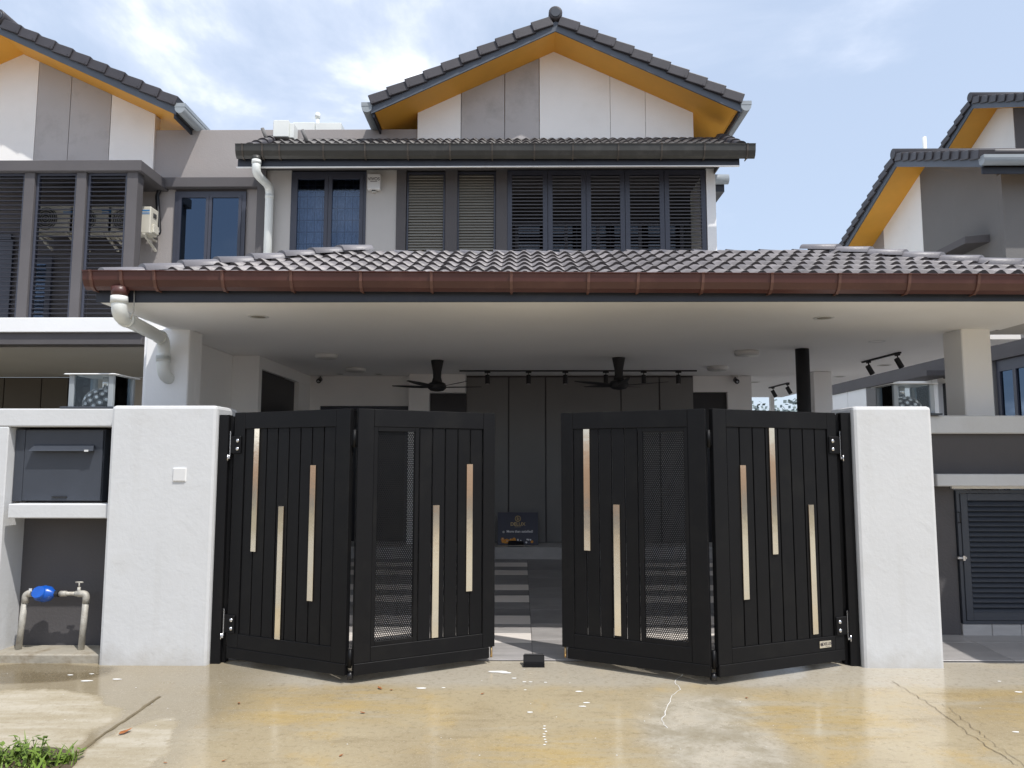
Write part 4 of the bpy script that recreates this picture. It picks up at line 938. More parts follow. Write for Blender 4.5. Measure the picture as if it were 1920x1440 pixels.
rw = thing('boundary_wall', 'dark grey boundary wall on the right with white coping and ledge', 'wall', (4.6, 1.2, 0))
def rq(name, m, *b, parent=None, bev=.0, **k): return wp(name, m, *b, parent=parent or rw, b=bev, **k)
rz = lambda py, Y=1.0: at(1840, py, Y).z
rq('coping', 'white_render', (XQ1 + .001, 9, .94, 1.3, rz(813, .94), rz(779, .94)), bev=.01)
xd0 = at(1790, 930, 1.0).x; zd0, zd1 = rz(1169), rz(917)
rq('panel', 'dark_grey_wall', (XQ1 - .3, 9, 1.0, 1.25, zd1 + .03, rz(813, .94) - .001), (XQ1 - .3, xd0 - .01, 1.0, 1.25, -.05, zd1 + .029), (xd0 + 1.06, 9, 1.0, 1.25, -.05, zd1 + .029))
rq('ledge', 'white_render', (at(1757, 900, .82).x, 9, .82, .999, rz(912, .82), rz(889, .82)), bev=.008)
rq('lintel', 'white_paint', (at(1785, 913, .97).x, xd0 + 1.2, .97, .999, zd1 + .004, zd1 + .028))
for k in range(4): rq('skirting_tile', 'step_tile', (xd0 + k * .28, xd0 + k * .28 + .275, .985, 1.2, -.03, zd0 - .004), bev=.003)
rq('shadow_pier', 'white_render', (5.5, 5.9, .3, .939, -.05, 2.1))  # unseen pier, added to cast shadow over the side floor
t = thing('louvred_cabinet_door', 'dark slate louvred metal door under the white ledge on the right', 'door', (xd0, 1.0, zd0))
xd1 = xd0 + 1.05; zz = zd1 - .01
fr = part('door_frame', MB().box(xd0, xd0 + .03, .975, 1.03, zd0, zz).box(xd1 - .03, xd1, .975, 1.03, zd0, zz).box(xd0 + .03, xd1 - .03, .975, 1.03, zz - .03, zz).box(xd0 + .03, xd1 - .03, .975, 1.03, zd0, zd0 + .03), 'slate_metal', t)
part('door_leaf', MB().box(xd0 + .034, xd0 + .10, .965, 1.02, zd0 + .034, zz - .034, .003).box(xd1 - .10, xd1 - .034, .965, 1.02, zd0 + .034, zz - .034, .003).box(xd0 + .10, xd1 - .10, .965, 1.02, zz - .10, zz - .034, .003).box(xd0 + .10, xd1 - .10, .965, 1.02, zd0 + .034, zd0 + .11, .003).box(xd0 + .1, xd1 - .1, 1.012, 1.018, zd0 + .1, zz - .1), 'slate_metal', t)
n = 22; sm_ = MB().box(0, xd1 - xd0 - .202, -.038, .038, -.005, .005, .002).mesh('slat', 'slate_metal'); g = (zz - zd0 - .21) / n
for k in range(n):
    o = link('slat', sm_, t); o.location = Vector((xd0 + .101, .99, zd0 + .11 + g * (k + .5))) - wloc(t); o.rotation_euler.x = math.radians(48)
a = at(1797, 970, .96); part('pull_handle', MB().tube([(a.x, .964, a.z - .05), (a.x, .93, a.z - .05), (a.x, .93, a.z + .05), (a.x, .964, a.z + .05)], .006, 8), 'black_plastic', t)
a = at(1803, 1046, .96); part('latch', MB().box(a.x - .045, a.x + .045, .945, .964, a.z - .012, a.z + .012, .003).tube([(a.x - .05, .94, a.z), (a.x + .03, .94, a.z)], .007, 8).box(a.x + .0, a.x + .02, .93, .945, a.z - .022, a.z + .022), 'bolt_steel', t)

# ------------------------------------------------------------------ pillar lanterns
def lantern(loc, label):
    t = thing('pillar_lantern', label, 'lantern', loc, 0, 'glass lanterns on the street walls')
    S = .35; Dp = .35; Hh = .285; h = S / 2; d = Dp / 2
    part('base_plate', MB().box(-h - .07, h + .07, -d - .06, d + .06, 0, .018, .003), 'slate_metal', t, local=True)
    for sx in (-1, 1):
        for sy in (-1, 1):
            part('corner_post', MB().box(sx * h - .022, sx * h + .022, sy * d - .02, sy * d + .02, .018, Hh + .018, .004), 'pale_gutter', t, local=True)
    g = .022
    part('glass_panel', MB().box(-h + g, h - g, -d - .003, -d + .003, .02, Hh + .016), 'clear_glass', t, local=True); part('glass_panel', MB().box(-h + g, h - g, d - .003, d + .003, .02, Hh + .016), 'clear_glass', t, local=True)
    part('glass_panel', MB().box(-h - .003, -h + .003, -d + g, d - g, .02, Hh + .016), 'clear_glass', t, local=True); part('glass_panel', MB().box(h - .003, h + .003, -d + g, d - g, .02, Hh + .016), 'clear_glass', t, local=True)
    part('lamp_roof', MB().hexa([(-h - .055, -d - .055, Hh + .019), (h + .055, -d - .055, Hh + .019), (-h - .055, d + .055, Hh + .019), (h + .055, d + .055, Hh + .019), (-h - .045, -d - .045, Hh + .028), (h + .045, -d - .045, Hh + .028), (-h - .045, d + .045, Hh + .028), (h + .045, d + .045, Hh + .028)]), 'white_plastic', t, local=True)
    part('bulb_stem', MB().tube([(0, .05, .2), (0, .05, Hh + .018)], .03, 10), 'bolt_steel', t, local=True)
    r = .148; cz = .05
    bl = part('crystal_ball', MB().lathe([(max(.001, r * .96 * math.cos(a)), r * .96 * math.sin(a)) for a in [math.radians(x) for x in range(-12, 91, 10)]] + [(.001, r * .96)], (0, -.02, cz), 24), 'black_plastic', t, local=True)
    cr = MB(); rg = MB()
    for k in range(46):
        z = -.2 + 1.18 * (k + .5) / 46; ph = k * 2.39996; q = math.sqrt(max(0, 1 - z * z))
        n = Vector((q * math.cos(ph), q * math.sin(ph), z)); c = Vector((0, -.02, cz)) + n * r * .965
        cr.disc(c, n, .0145, .006, 8)
        u = n.cross(Vector((0, 0, 1)) if abs(n.z) < .9 else Vector((1, 0, 0))).normalized(); v = n.cross(u)
        rg.tube([c + n * .004 + (u * math.cos(a * .6283) + v * math.sin(a * .6283)) * .023 for a in range(11)], .0025, 4, caps=False)
    part('crystal', cr, 'crystal', bl, local=True, kind='stuff'); part('crystal_setting', rg, 'bolt_steel', bl, local=True, kind='stuff')
    return t
a = at(181, 762, .34); l0 = lantern((-3.80, .34, zt0 + .001), 'glass lantern with crystal ball standing on the left wall beside the column')
a = at(1697, 770, 1.12); dup(l0, (a.x, 1.12, rz(779, .94) + .001), label='glass lantern with crystal ball standing on the right wall behind the pillar')

# ------------------------------------------------------------------ folding gates
GZ0, GZ1 = .052, 2.118; GH = GZ1 - GZ0
def perforated(x0, x1, z0, z1, y, pitch=.0178, r=.0066):
    mb = MB(); V = []; Fc = []
    dz = pitch * .866; R_ = pitch / math.sqrt(3) * 1.0
    nx = int((x1 - x0) / pitch); nz = int((z1 - z0) / dz)
    ix = [(math.cos(math.pi / 6 + k * math.pi / 3), math.sin(math.pi / 6 + k * math.pi / 3)) for k in range(6)]
    for j in range(nz):
        for i in range(nx):
            cx_ = x0 + (i + .5 + (.5 if j % 2 else 0)) * pitch; cz_ = z0 + (j + .5) * dz
            if cx_ > x1 - pitch * .3: continue
            o = len(V)
            V += [(cx_ + a * R_, y, cz_ + b * R_) for a, b in ix] + [(cx_ + a * r, y, cz_ + b * r) for a, b in ix]
            Fc += [(o + k, o + (k + 1) % 6, o + 6 + (k + 1) % 6, o + 6 + k) for k in range(6)]
    return mb.add(V, Fc)
def leaf(gate, p0, p1, name, items, stile=(.12, .14), hinge=None, skirt=True, bolt=None, pivot_pins=True, label=None):
    p0 = Vector(p0); p1 = Vector(p1); d = p1 - p0; w = d.length; th = math.atan2(d.y, d.x)
    T = .05; zt = GH - .142; zb_ = .205
    mb = MB()
    mb.box(0, stile[0], 0, T, .09, GH, .003); mb.box(w - stile[1], w, 0, T, .09, GH, .003)
    mb.box(stile[0] + .0005, w - stile[1] - .0005, .001, T - .001, zt, GH - .001, .003); mb.box(stile[0] + .0005, w - stile[1] - .0005, .001, T - .001, .09, zb_, .003)
    lf = link(name, mb.mesh(name, 'gate_black'), gate); lf.location = Vector((p0.x, p0.y, GZ0)) - gate.location; lf.rotation_euler.z = th
    if label: lf['label'] = label
    cut0 = .05 if bolt == 0 else 0; cut1 = .05 if bolt == 1 else 0
    part('kick_plate', MB().box(cut0 + .002, w - .002 - cut1, -.003, T - .004, 0, .0885, .003), 'gate_black', lf, local=True)
    for it in items:
        k = it[0]
        if k == 'slats':
            _, a, b, n = it; g = .011; sw = (b - a - g * (n + 1)) / n
            me = MB().box(0, sw, .010, .036, zb_ + .001, zt - .001, .002).mesh('slat', 'gate_black')
            for i in range(n):
                o = link('slat', me, lf); o.location.x = a + g + i * (sw + g)
        elif k == 'mesh':
            _, a, b = it; f_ = .034
            part('mesh_frame', MB().box(a, a + f_, .004, .04, zb_ + .001, zt - .001, .002).box(b - f_, b, .004, .04, zb_ + .001, zt - .001, .002).box(a + f_, b - f_, .004, .04, zt - .001 - f_, zt - .001, .002).box(a + f_, b - f_, .004, .04, zb_ + .001, zb_ + .001 + f_, .002), 'gate_black', lf, local=True)
            part('perforated_panel', perforated(a + f_ - .005, b - f_ + .005, zb_ + f_ - .004, zt - f_ + .004, .022), 'gate_black', lf, local=True, kind='stuff')
        elif k == 'strip':
            _, u, z0, z1 = it; part('accent_strip', MB().box(u - .028, u + .028, -.004, .009, z0 - GZ0, z1 - GZ0, .0015), 'steel', lf, local=True)
    if hinge is not None:
        s = hinge
        for zc in (1.84 - GZ0, .335 - GZ0):
            u = .035 if s == 0 else w - .035
            hb = part('hinge_plate', MB().box(u - .06, u + .055, -.016, -.001, zc - .075, zc + .075, .006), 'gate_black', lf, local=True)
            uu = u + (.025 if s == 0 else -.025)
            for dz in (.035, -.035): part('bolt', MB().lathe([(.017, 0), (.017, .005), (.012, .010), (.001, .012)], (0, 0, 0), 14), 'bolt_steel', hb, local=True).location = (0, 0, 0); bpy.context.view_layer.objects.active = None; b_ = hb.children[-1]; b_.location = (uu, -.016, zc + dz); b_.rotation_euler.x = math.pi / 2
            e = -1 if s == 0 else 1; ue = u + e * .06
            part('hinge_arm', MB().box(min(ue, ue + e * .035), max(ue, ue + e * .035), -.02, -.012, zc - .12, zc - .10, .002).tube([(ue + e * .028, -.016, zc - .135), (ue + e * .028, -.016, zc - .085)], .008, 10).box(ue + e * .004 if e > 0 else ue - .02, ue + .02 if e > 0 else ue - .004, -.010, -.003, zc - .10, zc + .12), 'bolt_steel', lf, local=True)
    if bolt is not None:
        u = .022 if bolt == 0 else w - .022
        part('drop_bolt', MB().tube([(u, .02, .0), (u, .02, .09)], .010, 10), 'brass', lf, local=True)
    return lf, w
def lu(px, py, p0, p1):
    p0 = Vector(p0); p1 = Vector(p1); t = (p1 - p0).normalized(); n = Vector((-t.y, t.x))
    r = ray(px, py); e = Vector(EYE[:2]); k = (p0 - e).dot(n) / Vector(r[:2]).dot(n); q = Vector(EYE) + r * k
    return (Vector(q[:2]) - p0).dot(t), q.z
def c1(x, y): return (380 + x / 2.571, 740 + y / 2.571)
def c2(x, y): return (1020 + x / 2.571, 740 + y / 2.571)
A0, A1 = (-2.475, .05), (-1.352, -.49); B0, B1 = (-1.285, -.49), (-.215, .10)
C0, C1 = (.355, .10), (1.462, -.49); D0, D1 = (1.527, -.49), (2.715, .05)
def strip(c, xt, yt, xb, yb, p0, p1):
    u0, z1 = lu(*c(xt, yt), p0, p1); u1, z0 = lu(*c(xb, yb), p0, p1)
    zlo, zhi = GZ0 + .206, GZ1 - .143
    return ('strip', (u0 + u1) / 2, max(z0, zlo), min(z1, zhi))
def U(c, x, y, p0, p1): return lu(*c(x, y), p0, p1)[0]
gl = thing('folding_gate', 'black bi-fold gate on the left with perforated panel in its inner leaf', 'gate', (-1.3, 0, 0), 0, 'black folding gates')
la, wa = leaf(gl, A0, A1, 'gate_leaf', [('slats', .118, Vector((A1[0] - A0[0], A1[1] - A0[1])).length - .138, 8),
    strip(c1, 264, 150, 243, 757, A0, A1), strip(c1, 380, 538, 358, 1180, A0, A1), strip(c1, 534, 340, 515, 995, A0, A1)], (.12, .14), hinge=0)
u0, u1, u2 = U(c1, 820, 600, B0, B1), U(c1, 1040, 600, B0, B1), U(c1, 1372, 600, B0, B1)
wb = (Vector(B1) - Vector(B0)).length
lb, _ = leaf(gl, B0, B1, 'gate_leaf', [('mesh', u0, u1), ('slats', u1, wb - .112, 5), strip(c1, 1128, 533, 1118, 1172, B0, B1), strip(c1, 1288, 335, 1284, 948, B0, B1)], (u0, .112), bolt=1)
gr_ = thing('folding_gate', 'black bi-fold gate on the right with small gold nameplate on its outer leaf', 'gate', (1.5, 0, 0), 0, 'black folding gates')
v0, v1 = U(c2, 458, 600, C0, C1), U(c2, 700, 600, C0, C1); wc = (Vector(C1) - Vector(C0)).length
lc, _ = leaf(gr_, C0, C1, 'gate_leaf', [('slats', .108, v0, 5), ('mesh', v0, v1), strip(c2, 200, 150, 212, 752, C0, C1), strip(c2, 345, 530, 360, 1163, C0, C1)], (.11, wc - v1), bolt=0)
ld, wd_ = leaf(gr_, D0, D1, 'gate_leaf', [('slats', .128, (Vector(D1) - Vector(D0)).length - .098, 8), strip(c2, 956, 340, 980, 988, D0, D1), strip(c2, 1094, 147, 1118, 770, D0, D1), strip(c2, 1285, 530, 1312, 1155, D0, D1)], (.13, .10), hinge=1)
for g_, pts in ((gl, ((A1[0] + B0[0]) / 2, -.47)), (gr_, ((C1[0] + D0[0]) / 2, -.47))):
    for z in (1.88, .18): part('fold_hinge', MB().tube([(pts[0], pts[1], z - .07), (pts[0], pts[1], z + .07)], .016, 12).box(pts[0] - .035, pts[0] + .035, pts[1] + .0, pts[1] + .012, z - .055, z + .055), 'gate_black', g_)
    part('roller', MB().tube([(pts[0] - .02, pts[1] + .03, .045), (pts[0] + .02, pts[1] + .03, .045)], .032, 14), 'black_plastic', g_)
part('gate_post', MB().box(XP1 + .001, XP1 + .085, .05, .15, -.02, 2.10, .003).box(XP1 + .086, XP1 + .118, .09, .16, -.02, 2.09, .002), 'gate_black', gl)
part('gate_post', MB().box(XQ0 - .085, XQ0 - .001, .05, .15, -.02, 2.12, .003).box(XQ0 - .118, XQ0 - .086, .09, .16, -.02, 2.105, .002), 'gate_black', gr_)
# nameplate
u, z = lu(*c2(1356, 1203), D0, D1); z -= GZ0
npt = part('nameplate', MB().box(u - .062, u + .062, -.004, -.0005, z - .028, z + .028, .002), 'steel', ld, local=True)
text('lettering', 'DELUX', .034, 'dark_print', npt, (u + .018, -.0045, z - .008), depth=.0006, bold=.0006)
lo = MB(); 
def ring(mb, c, r, w_, y, seg=20):
    pts = [(c[0] + r * math.cos(2 * math.pi * k / seg), y, c[1] + r * math.sin(2 * math.pi * k / seg)) for k in range(seg + 1)]
    return mb.tube(pts, w_, 5, caps=False)
ring(lo, (u - .042, z + .002), .012, .0022, -.005); lo.box(u - .0445, u - .041, -.006, -.0045, z - .006, z + .010); ring(lo, (u - .0415, z + .001), .0045, .0016, -.005, 10)
part('emblem', lo, 'dark_print', npt, local=True)
part('fine_print', MB().box(u + .0, u + .045, -.0052, -.0045, z - .020, z - .0175), 'dark_print', npt, local=True)
# gate stop
a = at(1001, 1244, .03)
zz = gz(.05); t = thing('gate_stopper', 'black gate stopper block on the ground between the two gates', 'gate stopper', (a.x, .05, zz))
part('base', MB().prism([(-.02, zz), (.09, zz), (.09, zz + .075), (.055, zz + .075), (.02, zz + .035), (-.02, zz + .03)], a.x - .088, a.x + .088, 'X'), 'rubber_black', t)
part('stop_lip', MB().box(a.x - .08, a.x + .08, .056, .088, zz + .0755, zz + .085, .003), 'black_plastic', t)

# ------------------------------------------------------------------ things under the porch
# fans
def fan(loc, rz, label):
    t = thing('ceiling_fan', label, 'ceiling fan', loc, rz, 'black ceiling fans')
    part('downrod_cover', MB().lathe([(.088, 0), (.086, -.02), (.060, -.16), (.056, -.24), (.075, -.31)], (0, 0, 0), 20), 'matt_black', t, local=True)
    part('motor', MB().lathe([(.075, -.305), (.118, -.325), (.130, -.36), (.126, -.395), (.09, -.425), (.03, -.437), (.002, -.438)], (0, 0, 0), 24), 'matt_black', t, local=True)
    for k in range(5):
        b = MB(); n = 8; vs = []
        for i in range(n + 1):
            s = i / n; r = .10 + .56 * s; wd = .055 + .05 * math.sin(math.pi * min(1, s * 1.1)) ; wd *= (1 if s < .9 else .65); tw = math.radians(14 - 6 * s); zc = -.375 + .03 * s
            for q, h in ((-1, .003), (1, .003), (1, -.003), (-1, -.003)): vs.append((r, q * wd * .5 * math.cos(tw), zc + q * wd * .5 * math.sin(tw) + h))
        fs = [(4 * i + a_, 4 * i + (a_ + 1) % 4, 4 * i + 4 + (a_ + 1) % 4, 4 * i + 4 + a_) for i in range(n) for a_ in range(4)] + [(0, 3, 2, 1), (4 * n, 4 * n + 1, 4 * n + 2, 4 * n + 3)]
        o = part('blade', b.add(vs, fs), 'matt_black', t, local=True); o.rotation_euler.z = k * 2 * math.pi / 5
    return t
fan((-1.158, 4.07, 3.104), .42, 'black five blade ceiling fan on the left, in front of the white wall')
dup(bpy.data.objects['ceiling_fan'], (1.343, 3.81, 3.104), 1.0, 'black five blade ceiling fan on the right, in front of the grey panel wall')
# track lights
def spot(parent, x, y, z, yaw, tilt, lab=None):
    o = part('spotlight', MB().box(-.045, .045, -.016, .016, -.022, -.001, .003).tube([(0, 0, -.02), (0, 0, -.07)], .008, 8), 'matt_black', parent, local=True)
    o.location = (x, y, z); o.rotation_euler.z = yaw
    h = part('lamp_head', MB().tube([(0, 0, .035), (0, 0, .03), (0, 0, -.10), (0, 0, -.105)], [.028, .034, .036, .033], 16), 'matt_black', o, local=True); h.location = (0, -.0, -.085); h.rotation_euler = (tilt, 0, 0)
    part('lens', MB().tube([(0, 0, -.1055), (0, 0, -.1075)], .026, 14), 'lamp_lens', o, local=True).location = (0, 0, -.085); o.children[-1].rotation_euler = (tilt, 0, 0)
    return o
def track(name_label, p0, p1, heads, tilt):
    p0 = Vector(p0); p1 = Vector(p1); L = (p1 - p0).length; rzv = math.atan2(p1.y - p0.y, p1.x - p0.x)
    t = thing('track_light', name_label, 'track light', p0, rzv, 'ceiling track lights')
    part('rail', MB().box(0, L, -.018, .018, -.021, -.0005, .002), 'matt_black', t, local=True)
    for s in heads: spot(t, s * L, 0, -.021, 0, tilt)
    return t
ty = 5.24; ta, tb = -.94, 2.73
hp = [aX(p, ty, 705) for p in (914, 991, 1060, 1136, 1207, 1272)]
track('long black track light with six spotlights in front of the grey panel wall', (ta, ty, 3.104), (tb, ty, 3.104), [(h - ta) / (tb - ta) for h in hp], 0)
track('short black two spot track light near the right column', (4.83, 4.22, 3.104), (4.88, 3.24, 3.104), [.17, .93], .5)
track('short black two spot track light partly hidden behind the black pole', (4.74, 8.02, 3.104), (4.79, 7.1, 3.104), [.2, .95], .5)
# surface lamps
def flush(loc, label):
    t = thing('ceiling_lamp', label, 'ceiling lamp', loc, 0, 'round white ceiling lamps')
    part('rim', MB().lathe([(.15, -.0005), (.155, -.012), (.152, -.05), (.140, -.055)], (0, 0, 0), 28), 'white_plastic', t, local=True)
    part('diffuser', MB().lathe([(.139, -.0551), (.12, -.060), (.001, -.062)], (0, 0, 0), 28), 'lamp_lens', t, local=True); return t
f0 = flush((-2.555, 3.44, 3.104), 'round white ceiling lamp on the left, the one nearer the street')
dup(f0, (-2.49, 4.95, 3.104), label='round white ceiling lamp on the left, the one nearer the camera on the wall')
dup(f0, (2.90, 3.18, 3.104), label='round white ceiling lamp on the right, the one nearer the street')
dup(f0, (2.94, 4.8, 3.104), label='round white ceiling lamp on the right above the security camera')
def downlight(loc, label, r=.098, dark=False):
    t = thing('downlight', label, 'downlight', loc, 0, 'recessed downlights in the porch ceiling')
    part('trim_ring', MB().lathe([(r, -.0005), (r, -.005), (r * .74, -.007), (r * .72, -.0008)], (0, 0, 0), 24), 'white_plastic', t, local=True)
    part('lens', MB().lathe([(r * .71, -.0006), (r * .70, -.003), (.001, -.003)], (0, 0, 0), 20), 'black_plastic' if dark else 'cement', t, local=True); return t
d0 = downlight((-2.524, .70, 3.088), 'recessed downlight in the front soffit at the left end'); dup(d0, (2.946, .79, 3.088), label='recessed downlight in the front soffit at the right end')
d1 = downlight((-2.913, 5.75, 3.104), 'small dark downlight by the back wall, nearest the left security camera', .075, True); dup(d1, (-2.288, 5.75, 3.104), label='small dark downlight by the back wall, nearest the left fan')
for x, y, l in ((4.181, 2.36, 'recessed downlight nearest the right porch column'), (5.325, 4.62, 'recessed downlight beside the ceiling edge right of the short track light'), (4.144, 4.65, 'recessed downlight just right of the black pole top'), (5.30, 6.14, 'recessed downlight beside the ceiling edge above the neighbouring white panels'), (4.166, 7.04, 'recessed downlight behind the right security camera')):
    dup(d0, (x, y, 3.104), label=l)
# cameras
def cctv(loc, label, box=False):
    t = thing('security_camera', label, 'security camera', loc, 0, 'security cameras on the porch back wall')
    part('mount', MB().box(-.05, .05, -.03, 0, .04, .15, .004) if box else MB().disc((0, 0, .05), (0, -1, 0), .035, .03), 'white_plastic', t, local=True)
    part('bracket', MB().tube([(0, -.02, .05), (0, -.06, .02)], .01, 8), 'black_plastic', t, local=True)
    b = part('camera_body', MB().tube([(0, -.03, .0), (0, -.14, -.04), (0, -.15, -.044)], [.036, .04, .036], 14), 'black_plastic', t, local=True)
    part('lens', MB().disc((0, -.1505, -.044), (0, -1, -.35), .018, .004, 12), 'window_glass' if False else 'bolt_steel', b, local=True); return t
a = at(600, 711, 5.95); cctv((a.x, 5.999, a.z), 'small black security camera high on the wall at the far left of the porch')
a = at(1379, 712, 5.95); t2 = cctv((a.x, 5.999, a.z), 'small black security camera on a white junction box above the right doorway', True)
# sign
a = at(971, 1025, 5.6); W, Hs = .635, .51
t = thing('advert_board', 'dark navy advert board with gold round logo leaning on the grey panel wall', 'sign board', (a.x, 5.62, .402)); t.rotation_euler.x = 0
t.rotation_euler = (-.30 * 0 - .25, 0, 0)
part('board', MB().box(-W / 2, W / 2, 0, .012, 0, Hs, .002), 'sign_navy', t, local=True)
b_ = t.children[0]
lo = MB(); ring(lo, (0, Hs * .80), .042, .0055, -.004, 24); lo.box(-.016, -.007, -.006, -.001, Hs * .80 - .022, Hs * .80 + .030); ring(lo, (.003, Hs * .80 - .004), .016, .0045, -.004, 14)
part('emblem', lo, 'gold_print', b_, local=True)
text('lettering', 'DELUX', .075, 'gold_print', b_, (0, -.002, Hs * .585), depth=.001, bold=.0008, space=1.0)
part('fine_print', MB().box(-.05, .05, -.0025, -.001, Hs * .545, Hs * .553), 'gold_print', b_, local=True)
text('lettering', 'More than satisfied!', .052, 'white_print', b_, (.03, -.002, Hs * .375), depth=.001, bold=.0012)
part('bullet', MB().disc((-.225, -.001, Hs * .39), (0, -1, 0), .018, .002, 14), 'lamp_lens', b_, local=True)
for k in range(24):
    x = rnd.uniform(-W / 2 + .03, W / 2 - .03); z = rnd.uniform(.03, .10) if abs(x) > .12 else rnd.uniform(.06, .09); r = rnd.uniform(.008, .016) if k % 2 else rnd.uniform(.018, .03)
    z = max(z, r + .004); lim = W / 2 - r - .004; x = max(-lim, min(lim, x))
    part('round_icon', MB().disc((x, -.001 - .0002 * k, z), (0, -1, 0), r, .001, 14), 'orange_print' if k % 2 == 0 else 'white_print', b_, local=True)
a = at(967, 1023, 5.45)
t = thing('shoes_tray', 'small black tray lying on the doorstep before the advert board', 'tray', (a.x, 5.46, .402))
part('tray', MB().hexa([(-.12, -.07, 0), (.12, -.07, 0), (-.10, .07, 0), (.10, .07, 0), (-.13, -.08, .03), (.13, -.08, .03), (-.11, .08, .07), (.11, .08, .07)]), 'black_plastic', t, local=True)
part('tray_rim', MB().box(-.125, .125, -.085, -.081, .012, .02), 'galvanised', t, local=True)
# siren box on the first floor wall
a = at(687, 355, 5.45); b_ = at(712, 323, 5.45)
t = thing('alarm_siren', 'white alarm siren box on the wall beside the lace curtained window', 'alarm box', ((a.x + b_.x) / 2, FY, a.z))
bx = part('housing', MB().box(a.x, b_.x, FY - .09, FY - .001, a.z + .02, b_.z, .012), 'white_plastic', t)
part('strobe', MB().box((a.x + b_.x) / 2 - .035, (a.x + b_.x) / 2 + .035, FY - .08, FY - .02, a.z - .015, a.z + .019, .008), 'lamp_lens', t)
part('siren_grille', MB().box((a.x + b_.x) / 2 - .03, (a.x + b_.x) / 2 + .03, FY - .086, FY - .081, a.z - .005, a.z + .012), 'ac_grille', t)
zmid = (a.z + b_.z) / 2 + .03
text('lettering', 'VIVOS', .072, 'dark_print', bx, Vector(((a.x + b_.x) / 2, FY - .091, zmid)) - wloc(bx), depth=.001, bold=.001)
part('fine_print', MB().box(a.x + .05, b_.x - .05, FY - .0925, FY - .0905, zmid - .022, zmid - .014), 'dark_print', bx)

# ------------------------------------------------------------------ plants, litter, far trees
def tuft(cx_, cy_, n, R_, hmin, hmax, mb):
    for k in range(n):
        a = rnd.uniform(0, 6.283); r = R_ * math.sqrt(rnd.random()); x = cx_ + r * math.cos(a); y = cy_ + r * math.sin(a) * .7; z = gz(y)
        h = rnd.uniform(hmin, hmax); da = rnd.uniform(0, 6.283); lean = rnd.uniform(.2, .9) * h; wd = rnd.uniform(.003, .0065) * (1.6 if rnd.random() < .3 else 1)
        dx, dy = math.cos(da), math.sin(da); px_, py_ = -dy * wd, dx * wd
        P_ = [(x + dx * lean * s ** 1.6, y + dy * lean * s ** 1.6, z + h * (s - .25 * s * s)) for s in (0, .35, .7, 1)]
        vs = []
        for i, p in enumerate(P_):
            f_ = (1, 1.1, .75, .05)[i]; vs += [(p[0] + px_ * f_, p[1] + py_ * f_, p[2]), (p[0] - px_ * f_, p[1] - py_ * f_, p[2])]
        mb.add(vs, [(0, 1, 3, 2), (2, 3, 5, 4), (4, 5, 7, 6)])
def weed(mb, base, n, H_r):
    for k in range(n):
        x = base[0] + rnd.uniform(-.05, .05); y = base[1] + rnd.uniform(-.04, .04); z = gz(y); h = H_r * rnd.uniform(.6, 1.1); lx, ly = rnd.uniform(-.6, .6) * h, rnd.uniform(-.4, .4) * h
        for i in range(6):
            s = (i + 1) / 6; p = Vector((x + lx * s, y + ly * s, z + h * s)); a = rnd.uniform(0, 6.28); L = rnd.uniform(.03, .055); d = Vector((math.cos(a), math.sin(a), rnd.uniform(-.1, .5))).normalized(); q = d.cross(Vector((0, 0, 1))).normalized() * L * .28
            mb.add([p, p + d * L * .5 + q, p + d * L, p + d * L * .5 - q], [(0, 1, 2, 3)])
        mb.tube([(x, y, z), (x + lx * .5, y + ly * .5, z + h * .5), (x + lx, y + ly, z + h)], .0022, 4)
g0 = gp(52, 1438)
mb = MB(); tuft(g0.x, g0.y, 130, .26, .04, .15, mb); tuft(g0.x - .12, g0.y - .05, 90, .22, .05, .20, mb)
for px, py in ((30, 1425), (75, 1420), (50, 1415), (95, 1432), (10, 1430), (62, 1432)): b_ = gp(px, py + 10); weed(mb, b_, 4, .14)
b_ = gp(122, 1430); tuft(b_.x, b_.y, 40, .04, .02, .07, mb); weed(mb, b_, 3, .06)
solo('weed_clump', mb, 'leaf_green', 'clump of green grass and weeds at the near left corner of the driveway', 'weeds', (g0.x, g0.y, gz(g0.y)))
mb = MB(); mb.lathe([(.40, -.03), (.33, .008), (.15, .028), (.001, .035)], (g0.x - .08, g0.y - .04, gz(g0.y)), 20); struct('soil_patch', mb, 'soil')
lv = [(235, 1375, .05, 'large curled brown leaf lying on the dry pale concrete near the weeds'), (712, 1292, .03, 'curled brown leaf on the driveway by the fold of the left gate'),
      (734, 1295, .018, 'tiny yellowish leaf beside the curled leaf by the left gate fold'), (448, 1320, .022, 'small brown leaf in front of the left end of the left gate'), (680, 1338, .022, 'brown leaf on the driveway a step in front of the left gate fold'),
      (420, 1428, .016, 'small brown leaf at the picture bottom right of the dry concrete patch'), (905, 1302, .018, 'small brown leaf in front of the free edge of the left gate'), (640, 1418, .018, 'small brown leaf low on the wet driveway below the left gate'),
      (1400, 1310, .018, 'small brown leaf on the grey cement patch before the right gate'), (310, 1432, .014, 'tiny brown leaf on the edge of the dry concrete patch')]
for px, py, s, lab in lv:
    b_ = gp(px, py); a = rnd.uniform(0, 6.28); c_, s_ = math.cos(a), math.sin(a)
    V_ = [(-1, 0, .1), (-.4, .38, .25), (.4, .34, .2), (1, 0, .35), (.4, -.34, .3), (-.4, -.38, .15), (0, 0, .05)]
    mb = MB().add([(b_.x + s * (x * c_ - y * s_), b_.y + s * (x * s_ + y * c_), b_.z + .004 + s * z) for x, y, z in V_], [(0, 1, 6), (1, 2, 6), (2, 3, 6), (3, 4, 6), (4, 5, 6), (5, 0, 6)])
    solo('fallen_leaf', mb, 'leaf_dry', lab, 'leaf', tuple(b_), 'dry leaves scattered on the driveway')
mb = MB()
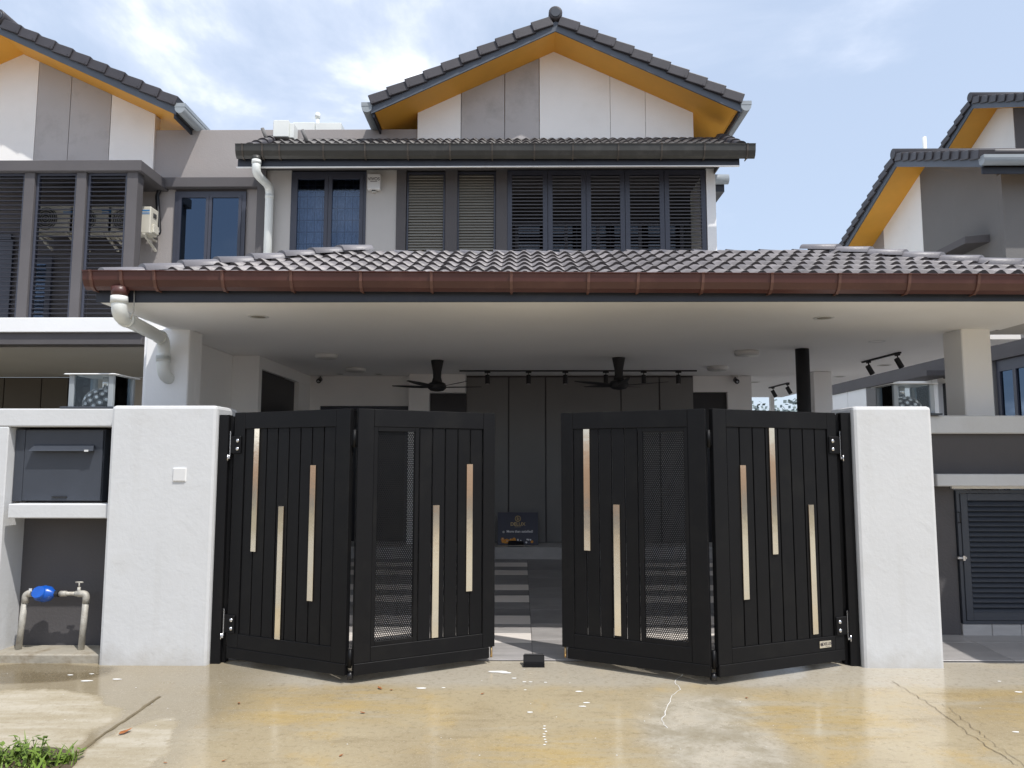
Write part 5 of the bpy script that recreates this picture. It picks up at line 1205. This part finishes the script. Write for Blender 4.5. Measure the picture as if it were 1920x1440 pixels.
def splat(px, py, s, sx=1.0):
    b_ = gp(px, py); n = 10; vs = [(b_.x + s * sx * (1 + rnd.uniform(-.25, .25)) * math.cos(2 * math.pi * i / n), b_.y + s * (1 + rnd.uniform(-.25, .25)) * math.sin(2 * math.pi * i / n), b_.z + .003) for i in range(n)]
    mb.add(vs, [tuple(range(n))])
for px, py, s, sx in ((162, 1277, .016, 2.8), (219, 1274, .015, 2.6), (132, 1266, .012, 2), (172, 1264, .01, 2), (983, 1279, .012, 1.5), (995, 1279, .01, 1.4), (1023, 1280, .009, 1.5), (1086, 1297, .014, 2), (1099, 1318, .012, 2), (1093, 1325, .012, 2.2), (994, 1336, .013, 1.6), (985, 1294, .01, 1), (964, 1272, .014, 1.6), (1910, 1298, .015, 2), (1905, 1373, .012, 2), (790, 1291, .018, 2.5), (832, 1290, .01, 1.5), (1874, 1278, .01, 1.5), (935, 1258 + 2, .03, 2.6), (950, 1262, .02, 2.5)): splat(px, py, s, sx)
for k in range(8): splat(1022 + rnd.uniform(-2, 2), 1362 + k * 5, .008, 1.2)
for k in range(34):
    splat(rnd.uniform(10, 1900), rnd.uniform(1255, 1435), rnd.uniform(.002, .005), 1.2)
o = struct('paint_splashes', mb, 'paint_splash'); o['kind'] = 'stuff'
# wooded rise far behind, seen through the side passage
mb = MB()
for k in range(420):
    x = rnd.uniform(30, 75); y = rnd.uniform(140, 165); h = 13.1 + 1.1 * math.sin(x * .35) + .7 * math.sin(x * 1.1)
    z = rnd.uniform(0, h); s = rnd.uniform(.8, 2.2)
    for q in range(16):
        c = Vector((x + rnd.gauss(0, s), y + rnd.gauss(0, s), max(.2, min(h, z + rnd.gauss(0, s * .7))))); d = Vector((rnd.gauss(0, 1), rnd.gauss(0, 1), rnd.gauss(0, 1))).normalized(); u_ = d.orthogonal().normalized() * .45; v_ = d.cross(u_)
        mb.add([c + u_, c + v_, c - u_, c - v_], [(0, 1, 2, 3)])
hl = MB(); n = 40
vs = [(10 + 2.5 * i, y, z * (12.3 + 1.3 * math.sin(i * .55) + .8 * math.sin(i * 1.4))) for y, z in ((150, 0), (166, 1), (240, 1.25)) for i in range(n + 1)]
hl.add(vs, [(j * (n + 1) + i, j * (n + 1) + i + 1, (j + 1) * (n + 1) + i + 1, (j + 1) * (n + 1) + i) for j in range(2) for i in range(n)], True)
struct('wooded_hill', hl, 'tree_far_hazed')
o = struct('distant_woods', mb, 'tree_far_hazed'); o['kind'] = 'stuff'
